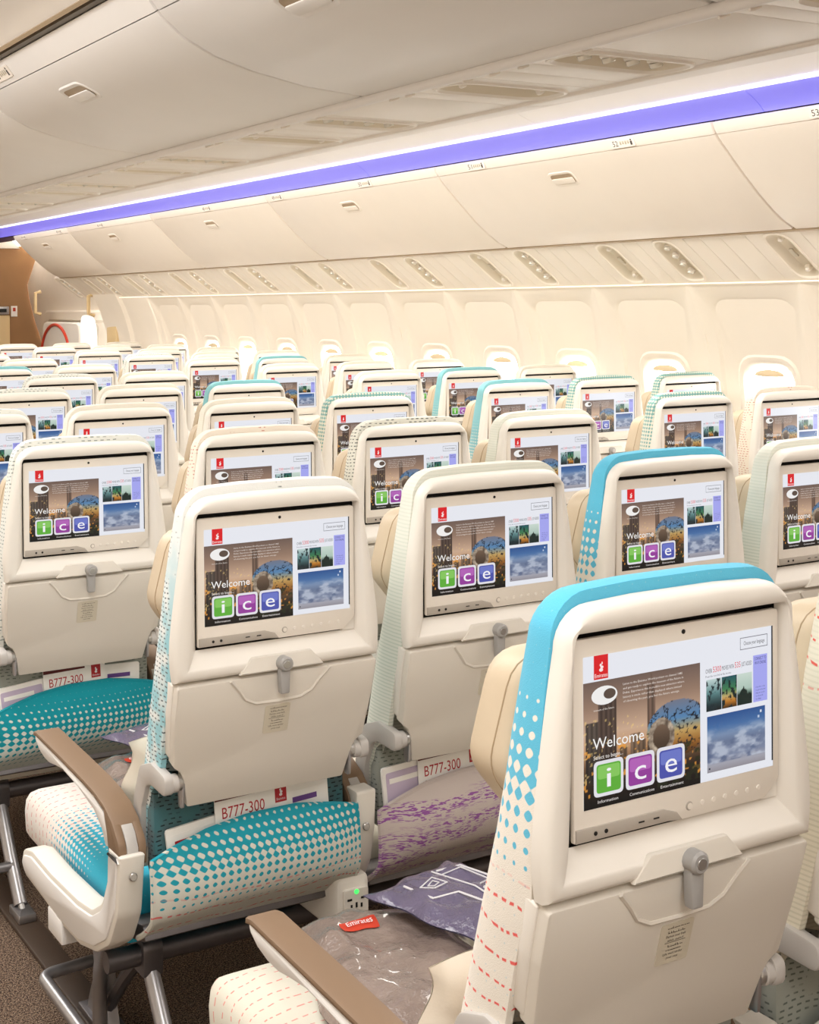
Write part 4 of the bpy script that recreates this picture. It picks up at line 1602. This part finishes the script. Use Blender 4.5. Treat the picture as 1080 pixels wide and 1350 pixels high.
ARM_TOP = [(0.113, 0.520), (0.124, 0.545), (0.150, 0.572), (0.190, 0.590), (0.245, 0.600), (0.305, 0.605), (0.445, 0.611), (0.560, 0.615), (0.615, 0.617), (0.634, 0.613)]


def make_arm_top():
    mb = MB()
    low = [(y + 0.003, z - 0.011) for y, z in ARM_TOP[3:]]
    poly = ARM_TOP + low[::-1] + [(0.155, 0.550), (0.136, 0.520)]
    rings = []
    for x, d in ((-0.0265, 0.005), (-0.0255, 0.0015), (-0.021, 0.0), (0.021, 0.0), (0.0255, 0.0015), (0.0265, 0.005)):
        rings.append([(x, y, z) for y, z in inset(poly, d)])
    mb.loft(rings, MT['brown'])
    # brown cheeks round the pivot
    for s in (-1, 1):
        q = rpoly([(0.112, 0.500, 0.004), (0.165, 0.500, 0.004), (0.178, 0.545, 0.02), (0.20, 0.588, 0.02), (0.150, 0.571, 0.03), (0.112, 0.540, 0.03)], 3)
        mb.slab(q, 'x', s * 0.0185 - 0.0075, s * 0.0185 + 0.0075, MT['brown'], 0.002)
    return mb.mesh('arm_top')


def make_arm_body():
    mb = MB()
    poly = [(0.150, 0.522), (0.166, 0.548), (0.200, 0.574), (0.255, 0.588), (0.32, 0.594), (0.45, 0.600), (0.60, 0.607), (0.630, 0.608), (0.622, 0.594), (0.598, 0.582), (0.565, 0.575), (0.530, 0.574), (0.49, 0.580), (0.445, 0.585), (0.35, 0.578), (0.255, 0.562), (0.21, 0.540), (0.190, 0.515)]
    mb.slab(rpoly([(y, z, 0.006) for y, z in poly], 2), 'x', -0.0245, 0.0245, MT['arm_white'], 0.004)
    return mb.mesh('arm_body')


def make_arm_band():
    mb = MB()
    pts = [(0.112, 0.505), (0.113, 0.530), (0.128, 0.553), (0.150, 0.568)]
    poly = [(y - 0.0012, z + 0.001) for y, z in pts] + [(y + 0.03, z - 0.03) for y, z in reversed(pts)]
    mb.slab(poly, 'x', -0.0105, 0.0105, MT['grey_arm'], 0.001)
    return mb.mesh('pivot_band')


def make_tray_arm(s):
    mb = MB()
    o = rpoly([(0.030, 0.640, 0.014), (0.030, 0.676, 0.014), (0.100, 0.684, 0.02), (0.155, 0.665, 0.03), (0.188, 0.60, 0.03), (0.202, 0.48, 0.008), (0.168, 0.48, 0.008), (0.148, 0.59, 0.03), (0.125, 0.634, 0.02), (0.100, 0.643, 0.02)], 4)
    mb.slab(o, 'x', s * 0.197 - 0.009, s * 0.197 + 0.009, MT['grey_arm'], 0.003)
    return mb.mesh('tray_arm')


def make_tray_hinge(s):
    mb = MB()
    mb.disc((s * 0.189, 0.047, 0.658), (-s, 0, 0), 0.0165, 0.013, MT['grey_arm'], 16, 0.002)
    mb.disc((s * 0.179, 0.047, 0.658), (-s, 0, 0), 0.0145, 0.011, MT['steel'], 16, 0.002)
    mb.slab(rpoly([(0.040, 0.612, 0.004), (0.056, 0.612, 0.004), (0.060, 0.666, 0.006), (0.036, 0.666, 0.006)], 2), 'x', s * 0.168 - 0.003, s * 0.168 + 0.003, MT['alloy'], 0.001)
    return mb.mesh('tray_hinge')


def make_leg(kind):
    mb = MB()
    if kind == 'rear':
        mb.tube([(0, 0.275, 0.262), (0, 0.25, 0.225), (0, 0.17, 0.125), (0, 0.085, 0.035)], 0.0165, MT['alloy'], 10)
        mb.tube([(0, 0.092, 0.05), (0, 0.062, 0.022)], 0.008, MT['steel'], 8)
        mb.box(-0.022, 0.022, 0.025, 0.11, 0.012, 0.034, MT['alloy'], 0.004)
        mb.slab(rpoly([(0.24, 0.225, 0.01), (0.31, 0.225, 0.01), (0.32, 0.295, 0.02), (0.24, 0.295, 0.02)], 3), 'x', -0.02, 0.02, MT['darkalloy'], 0.003)
    else:
        # web-shaped front casting with a curved tube beside it
        o = rpoly([(0.47, 0.012, 0.01), (0.60, 0.012, 0.01), (0.585, 0.05, 0.02), (0.545, 0.12, 0.03), (0.565, 0.20, 0.03), (0.60, 0.255, 0.01), (0.50, 0.255, 0.01), (0.505, 0.17, 0.03), (0.49, 0.06, 0.02)], 3)
        mb.slab(o, 'x', -0.016, 0.016, MT['alloy'], 0.004)
        mb.tube([(-0.03, 0.42, 0.262), (-0.03, 0.44, 0.22), (-0.03, 0.462, 0.16), (-0.03, 0.47, 0.09), (-0.03, 0.465, 0.015)], 0.015, MT['alloy'], 10)
        mb.tube([(0.0, 0.29, 0.255), (0.0, 0.40, 0.16), (0.0, 0.50, 0.06)], 0.014, MT['darkalloy'], 8)
        mb.slab(rpoly([(-0.028, 0.44, 0.006), (0.028, 0.44, 0.006), (0.028, 0.62, 0.006), (-0.028, 0.62, 0.006)], 2), 'z', 0.010, 0.026, MT['darkalloy'], 0.003)
    return mb.mesh('leg')


def make_bar():
    """bent tube near the floor that keeps bags out of the aisle"""
    mb = MB()
    path = [(-0.15, 0.60, 0.115)] + [(-0.235 - 0.028 * math.sin(a), 0.592 - 0.03 * (1 - math.cos(a)), 0.115) for a in np.linspace(0, math.pi / 2, 6)] + [(-0.263, 0.40, 0.115), (-0.263, 0.22, 0.113)] + [(-0.263 + 0.03 * (1 - math.cos(a)), 0.18 - 0.03 * math.sin(a), 0.112) for a in np.linspace(0, math.pi / 2, 6)] + [(-0.15, 0.15, 0.11)]
    mb.tube(path, 0.0125, MT['alloy'], 10)
    return mb.mesh('bag_bar')


def make_belt():
    mb = MB()
    path = [(-0.185, 0.205, 0.43), (-0.19, 0.22, 0.475), (-0.185, 0.25, 0.50), (-0.175, 0.29, 0.485), (-0.16, 0.33, 0.45), (-0.15, 0.37, 0.43)]
    rings = []
    for i, p in enumerate(path):
        w = 0.022 + 0.006 * math.sin(i)
        rings.append([(p[0] - w, p[1] - 0.01, p[2] + 0.004), (p[0] + w, p[1] + 0.012, p[2] + 0.002), (p[0] + w, p[1] + 0.012, p[2] - 0.002), (p[0] - w, p[1] - 0.01, p[2])])
    mb.loft(rings, MT['belt'])
    return mb.mesh('seat_belt')


def make_outlet():
    parts = []
    mb = MB()
    mb.slab(rpoly([(0.165, 0.285, 0.012), (0.238, 0.285, 0.012), (0.238, 0.395, 0.016), (0.165, 0.395, 0.016)], 4), 'y', 0.09, 0.36, MT['post'], 0.010)
    parts.append(('power_outlet', mb.mesh('power_outlet'), None))
    mb = MB()
    mb.slab(rpoly([(0.178, 0.298, 0.006), (0.232, 0.298, 0.006), (0.232, 0.372, 0.006), (0.178, 0.372, 0.006)], 3), 'y', 0.084, 0.095, MT['tray'], 0.002)
    for x, z, w, h in ((0.190, 0.352, 0.010, 0.004), (0.220, 0.352, 0.010, 0.004), (0.205, 0.322, 0.005, 0.010), (0.205, 0.340, 0.004, 0.010), (0.194, 0.338, 0.004, 0.008), (0.216, 0.338, 0.004, 0.008), (0.205, 0.308, 0.006, 0.008)):
        mb.box(x - w / 2, x + w / 2, 0.0832, 0.085, z - h / 2, z + h / 2, MT['black'])
    parts.append(('socket_plate', mb.mesh('socket_plate', False), 0))
    mb = MB()
    mb.disc((0.205, 0.0845, 0.366), (0, -1, 0), 0.0045, 0.002, MT['led_green'], 10)
    parts.append(('power_light', mb.mesh('power_light'), 0))
    return parts


def fabric_mesh(mb, name):
    """mesh whose cloth slot is filled per seat"""
    ph = MT['paper']
    mb.mats = [ph if m == 'FABRIC' else m for m in mb.mats]
    return mb.mesh(name)


ME = dict(shell=make_shell(), monitor=make_monitor(), tray=make_tray(), back=make_tray_side(), plate=make_latch_plate(), latch=make_latch(), placard=make_placard(), cover=fabric_mesh(make_cover(), 'back_cushion'), headrest=make_headrest(), cushion=fabric_mesh(make_cushion(), 'seat_cushion'), pocket=fabric_mesh(make_pocket(), 'pocket'), pback=fabric_mesh(make_pocket_back(), 'lower_back'), pan=make_pan(), beam=make_beam(), post=make_post(), screw=make_screw(), shroud=make_shroud(), arm_top=make_arm_top(), arm_body=make_arm_body(), arm_band=make_arm_band(), leg_r=make_leg('rear'), leg_f=make_leg('front'), bar=make_bar(), belt=make_belt())
BITS = make_monitor_bits()
ARMS = {s: (make_tray_arm(s), make_tray_hinge(s)) for s in (-1, 1)}
OUTLET = make_outlet()
SCREEN = build_screen(1.3)
SCREEN.transform(Matrix.Translation((0, 0, FL)))


def cloth(o, m):
    o.material_slots[0].link = 'OBJECT'
    o.material_slots[0].material = m


PX = 0.2315                                 # half of the seats' spacing


def armrest(root, x, aisle):
    if aisle:
        p = link('aisle_shroud', ME['shroud'], root, (x - 0.004, 0, 0), label='white aisle-side shroud curving under the cushion')
    else:
        p = link('armrest_post', ME['post'], root, (x, 0, 0))
    link('screw', ME['screw'], p, (0, 0.010 if aisle else 0.0, -0.015))
    a = link('armrest', ME['arm_body'], root, (x, 0, 0))
    link('arm_top', ME['arm_top'], a)
    link('pivot_band', ME['arm_band'], a)


def make_seat(x, y, cover, pocket, label, group, near=1, aisle=False, legs=False, outlet=False, cushion='cushion_cream', belt=False):
    """near 0: only what shows above the seats in front (far rows); 1: whole seat"""
    root = bpy.data.objects.new('airline_seat', None)
    COL.objects.link(root)
    root.location = (x, y, 0)
    root['label'] = label
    root['category'] = 'airline seat'
    root['group'] = group
    sh = link('back_shell', ME['shell'], root)
    mo = link('monitor', ME['monitor'], root)
    link('screen', SCREEN, mo)
    for nm, me in BITS:
        if near or nm in ('camera_eye', 'jack_strip', 'jack'):
            link(nm, me, mo)
    c = link('back_cushion', ME['cover'], root, label=FB[cover][1] + ' back cushion')
    cloth(c, FB[cover][0])
    link('headrest', ME['headrest'], root, label='beige leather headrest')
    tr = link('tray_table', ME['tray'], root)
    link('back_frame', ME['back'], root)
    link('latch_plate', ME['plate'], root)
    link('tray_latch', ME['latch'], tr)
    link('placard', ME['placard'], tr)
    cu = link('seat_cushion', ME['cushion'], root)
    cloth(cu, MT[cushion])
    po = link('literature_pocket', ME['pocket'], root)
    cloth(po, PK[pocket])
    pb = link('lower_back', ME['pback'], root)
    cloth(pb, MT['lower_back' if cover == 'tealdash' else 'lower_grey'])
    for s in (-1, 1):
        a = link('tray_arm', ARMS[s][0], root)
        link('tray_hinge', ARMS[s][1], a)
    link('seat_pan', ME['pan'], root)
    link('cross_beam', ME['beam'], root, (0, 0.27, 0.262))
    link('cross_beam', ME['beam'], root, (0, 0.56, 0.25))
    armrest(root, PX, False)
    if aisle:
        armrest(root, -PX - 0.004, True)
    if legs:
        link('leg', ME['leg_r'], root, (-0.15, 0, 0))
        link('leg', ME['leg_f'], root, (-0.15, 0, 0))
        if aisle:
            link('bag_bar', ME['bar'], root)
    if belt:
        link('seat_belt', ME['belt'], root)
    if outlet:
        po = None
        for nm, me, par in OUTLET:
            o = link(nm, me, root if po is None else po)
            po = po or o
    return root


ROW, COLP = 1.06, 0.46851
MID = {  # row: {column: (cover, pocket)}
    0: {0: ('blue', 'teal_dots'), 1: ('creamred', 'grey')},
    1: {0: ('tealdash', 'teal_dots'), 1: ('palegreen', 'purple'), 2: ('blue', 'teal_plain'), 3: ('palegreen', 'grey')},
    2: {0: ('greydash', 'teal_plain'), 1: ('pinkdash', 'grey'), 2: ('darkdash', 'grey'), 3: ('palegreen', 'grey')},
    3: {0: ('greydash', 'grey'), 1: ('paleplain', 'grey'), 2: ('paleplain', 'grey'), 3: ('greencheck', 'grey')},
    4: {1: ('greydash', 'grey'), 2: ('paleplain', 'grey'), 3: ('teal', 'grey')},
    5: {1: ('paleplain', 'grey'), 2: ('greydash', 'grey'), 3: ('paleplain', 'grey')},
    6: {2: ('teal', 'grey'), 3: ('paleplain', 'grey')},
    7: {3: ('paleplain', 'grey')},
    8: {3: ('paleplain', 'grey')},
}
RIGHT = {
    2: {0: ('greencheck', 'grey'), 1: ('pinkdash', 'grey')},
    3: {0: ('teal', 'grey'), 1: ('greencheck', 'grey'), 2: ('greencheck', 'grey')},
    4: {0: ('paleplain', 'grey'), 1: ('teal', 'grey'), 2: ('paleplain', 'grey')},
    5: {0: ('paleplain', 'grey'), 1: ('paleplain', 'grey'), 2: ('paleplain', 'grey')},
    6: {0: ('paleplain', 'grey'), 1: ('teal', 'grey'), 2: ('paleplain', 'grey')},
    7: {0: ('greydash', 'grey'), 1: ('paleplain', 'grey'), 2: ('paleplain', 'grey')},
    8: {0: ('paleplain', 'grey'), 1: ('paleplain', 'grey'), 2: ('paleplain', 'grey')},
    9: {0: ('paleplain', 'grey'), 1: ('paleplain', 'grey'), 2: ('paleplain', 'grey')},
    10: {0: ('paleplain', 'grey'), 1: ('paleplain', 'grey'), 2: ('paleplain', 'grey')},
}
for r, cols in MID.items():
    for c, (cv, pk) in cols.items():
        make_seat(c * COLP, r * ROW, cv, pk, 'cream seat with %s cover, %s row from camera, %s from near aisle' % (FB[cv][1], ORD[r], ORD[c]), 'seats of the middle block', near=1 if r < 4 else 0, aisle=(c == 0), legs=(c in (0, 3) and r < 4), outlet=(c == 0 and r == 1), cushion='cushion' if (r == 1 and c == 0) else 'cushion_cream')
for r, cols in RIGHT.items():
    for c, (cv, pk) in cols.items():
        make_seat(2.340 + c * 0.476, 2.515 + (r - 2) * ROW, cv, pk, 'cream seat with %s cover, window block, %s row back, %s' % (FB[cv][1], ORD[r - 2], ['at the far aisle', 'in its middle', 'beside the window'][c]), 'seats of the window block', near=0, aisle=(c == 0))

# ------------------------------------------------------------------ small things: cards in the pockets, wrapped bedding


def card_mesh(w, h):
    """folded white card, lettered, with a red tab bearing the airline's emblem"""
    mb = MB()
    mb.slab([(-w / 2, 0), (w / 2, 0), (w / 2, h), (-w / 2, h)], 'y', -0.0015, 0.0015, MT['paper'])
    y = -0.0019
    mb.raw([(-w / 2, y, h - 0.012), (w * 0.17, y, h - 0.012), (w * 0.17, y, h), (-w / 2, y, h)], [(0, 1, 2, 3)], MT['cardmaroon'])
    put_text(mb, 'B777-300', (-w / 2 + 0.014, y, h - 0.046), (1, 0, 0), (0, 0, 1), 0.086, 0.021, MT['cardred'], 3)
    x0 = w / 2 - 0.036
    mb.raw([(x0, y, h - 0.040), (x0 + 0.024, y, h - 0.040), (x0 + 0.024, y, h - 0.003), (x0, y, h - 0.003)], [(0, 1, 2, 3)], MT['cardred'])
    put_text(mb, 'Emirates', (x0 + 0.003, y - 0.0004, h - 0.036), (1, 0, 0), (0, 0, 1), 0.018, 0.005, MT['whiteprint'], 1)
    for dx, dz, rx, rz in ((0.0, -0.026, 0.0035, 0.003), (0.001, -0.021, 0.003, 0.0025), (-0.0005, -0.017, 0.002, 0.0025)):
        mb.raw([(x0 + 0.012 + dx + rx * math.cos(a), y - 0.0004, h + dz + rz * math.sin(a)) for a in np.linspace(0, 5.5, 8)], [tuple(range(8))], MT['whiteprint'])
    put_text(mb, 'SAFETY CARD', (-w / 2 + 0.014, y, h - 0.060), (1, 0, 0), (0, 0, 1), 0.075, 0.006, MT['gold'], 1)
    return mb.mesh('card', False)


def leaflet_mesh(w, h, m, band):
    mb = MB()
    mb.slab(rpoly([(-w / 2, 0, 0.004), (w / 2, 0, 0.004), (w / 2, h, 0.006), (-w / 2, h, 0.006)], 2), 'y', -0.003, 0.003, MT['paper'])
    mb.slab(rpoly([(-w / 2 + 0.008, 0.01, 0.004), (w / 2 - 0.008, 0.01, 0.004), (w / 2 - 0.008, h - 0.012, 0.004), (-w / 2 + 0.008, h - 0.012, 0.004)], 2), 'y', -0.0036, -0.003, m)
    mb.slab([(-w / 2 + 0.015, h - 0.034), (w / 4, h - 0.034), (w / 4, h - 0.024), (-w / 2 + 0.015, h - 0.024)], 'y', -0.0042, -0.0036, band)
    return mb.mesh('leaflet', False)


CARD = card_mesh(0.158, 0.13)
LEAF1 = leaflet_mesh(0.11, 0.12, MT['paper'], MT['cardred'])
LEAF2 = leaflet_mesh(0.10, 0.12, MT['paper'], MT['purple'])
LEAF3 = leaflet_mesh(0.12, 0.12, MT['lavender'], MT['paper'])


def stick(me, r, c, x, ztop, h, tilt, label, cat, group=None, dy=0.0):
    link('safety_card' if me is CARD else 'leaflet', me, None, (c * COLP + x, r * ROW + 0.096 + dy, ztop - h), (math.radians(-2), math.radians(tilt), 0), label=label, cat=cat, group=group)


for r, c, lab in ((1, 0, 'white B777-300 card in the teal dotted pocket beside the aisle'), (1, 1, 'white B777-300 card in the purple flecked pocket'), (2, 0, 'white B777-300 card in the plain teal pocket')):
    stick(CARD, r, c, 0.0 if c == 0 else -0.03, 0.604, 0.13, -2, lab, 'card', 'B777-300 cards in seat pockets')
stick(LEAF1, 1, 0, -0.11, 0.560, 0.12, -6, 'white leaflet with a red bar in the teal dotted pocket', 'leaflet', 'leaflets in seat pockets', 0.006)
stick(LEAF2, 1, 0, 0.11, 0.592, 0.12, -3, 'white leaflet with a purple bar in the teal dotted pocket', 'leaflet', 'leaflets in seat pockets', 0.008)
stick(LEAF3, 1, 1, -0.125, 0.590, 0.12, -4, 'lavender leaflet in the purple flecked pocket', 'leaflet', 'leaflets in seat pockets', 0.008)
stick(LEAF3, 2, 0, -0.125, 0.575, 0.12, -6, 'lavender leaflet in the plain teal pocket', 'leaflet', 'leaflets in seat pockets', 0.008)
stick(LEAF2, 2, 0, 0.115, 0.590, 0.12, 2, 'white leaflet with a purple bar in the plain teal pocket', 'leaflet', 'leaflets in seat pockets', 0.008)


def bag_mesh(w, d, h, m, seed, name, corner=0.05):
    """soft sealed plastic bag lying flat: pillowed, creased towards its edges, with a flat welded rim"""
    mb = MB()
    N = 36

    def top(u, v):
        a, b = 2 * u - 1, 2 * v - 1
        e = max(abs(a), abs(b))
        f = (1 - abs(a) ** 7) * (1 - abs(b) ** 7)
        ns = float(fbm(np.array(u * 4.0 + seed), np.array(v * 4.0), seed, 3)) - 0.45
        cr = float(vnoise(np.array(u * 9 + v * 5), np.array(v * 8 - u * 4 + 3), seed + 5)) - 0.5
        k = 1 + 0.05 * math.sin(7 * b + seed) * abs(a) ** 3
        l = 1 + 0.05 * math.sin(6 * a + seed) * abs(b) ** 3
        return Vector((a * w / 2 * k, b * d / 2 * l, h * f * (0.85 + 0.5 * ns) + 0.012 * cr * (f ** 0.5) + 0.004 * (1 - e)))
    mb.grid(top, N, N, m)
    mb.grid(lambda u, v: Vector((top(1 - u, v).x, top(1 - u, v).y, -0.002)), 12, 12, m)
    return mb, top


def wrapped_blanket(loc, rz, label):
    mb, top = bag_mesh(0.29, 0.44, 0.066, MT['bagfilm'], 3, 'wrapped_blanket')
    root = link('wrapped_blanket', mb.mesh('wrapped_blanket'), None, loc, (0, 0, rz), label=label, cat='blanket', group='blankets wrapped in plastic')
    lb = MB()
    lb.grid(lambda u, v: top(0.24 + 0.21 * u, 0.70 + 0.075 * v) + Vector((0, 0, 0.0022)), 8, 5, MT['red'])
    vs, fs, wd = text_mesh('Emirates', 2)
    lb.raw([top(0.27 + 0.15 * p[0] / wd, 0.722 + 0.034 * p[1] / 0.7) + Vector((0, 0, 0.0058)) for p in vs], fs, MT['whiteprint'])
    link('label', lb.mesh('label'), root, label='red label with white lettering')
    return root


def headset_bag(loc, rz, label):
    mb, top = bag_mesh(0.20, 0.30, 0.018, MT['violetfilm'], 8, 'headset_bag')
    root = link('headset_bag', mb.mesh('headset_bag'), None, loc, (0, 0, rz), label=label, cat='headset bag', group='headset bags')
    pr = MB()

    def line(pts, r=0.0022):
        pr.tube([top(0.5 + p / 0.20, 0.5 + q / 0.30) + Vector((0, 0, 0.0015)) for p, q in pts], r, MT['whiteprint'], 5)
    line([(-0.05, 0.115), (-0.055, 0.04), (-0.02, 0.015), (-0.015, -0.05), (0.0, -0.12)])
    line([(0.02, 0.115), (0.015, 0.01), (0.01, -0.04), (0.02, -0.12)], 0.0016)
    line([(0.03, 0.115), (0.075, 0.10), (0.08, 0.02), (0.06, -0.01), (0.02, -0.005)], 0.0022)
    line([(0.03, 0.10), (0.06, 0.085), (0.062, 0.02), (0.03, 0.012)], 0.0014)
    line([(-0.035, 0.09), (-0.005, 0.09), (-0.005, 0.055), (-0.035, 0.055), (-0.035, 0.09)], 0.0014)
    line([(-0.026, 0.08), (-0.014, 0.08), (-0.014, 0.065), (-0.026, 0.065), (-0.026, 0.08)], 0.0011)
    line([(-0.005, -0.05), (0.008, -0.09), (0.005, -0.12)], 0.0014)
    link('headset_drawing', pr.mesh('headset_drawing'), root, label='white line drawing of a headset')
    return root



def pillow(y, label):
    mb, top = bag_mesh(0.37, 0.27, 0.045, MT['pillow'], 12, 'pillow')
    link('pillow', mb.mesh('pillow'), None, (-0.012, y + 0.262, 0.555), (math.radians(104), 0, 0), label=label, cat='pillow', group='pillows on the seats')


pillow(0.0, 'cream pillow propped on the nearest seat behind its wrapped blanket')
pillow(ROW, 'cream pillow propped on the pink and teal seat in the second row')
wrapped_blanket((0.032, 0.67, 0.424), math.radians(-12), 'grey-brown blanket in clear plastic on the nearest seat, by the brown armrest')
headset_bag((0.178, 0.695, 0.510), math.radians(14), 'violet plastic headset bag lying on the nearest wrapped blanket')
wrapped_blanket((0.032, ROW + 0.62, 0.424), math.radians(-10), 'blanket in clear plastic on the pink and teal seat in the second row')
headset_bag((0.10, ROW + 0.74, 0.506), math.radians(15), 'violet headset bag on the wrapped blanket in the second row')
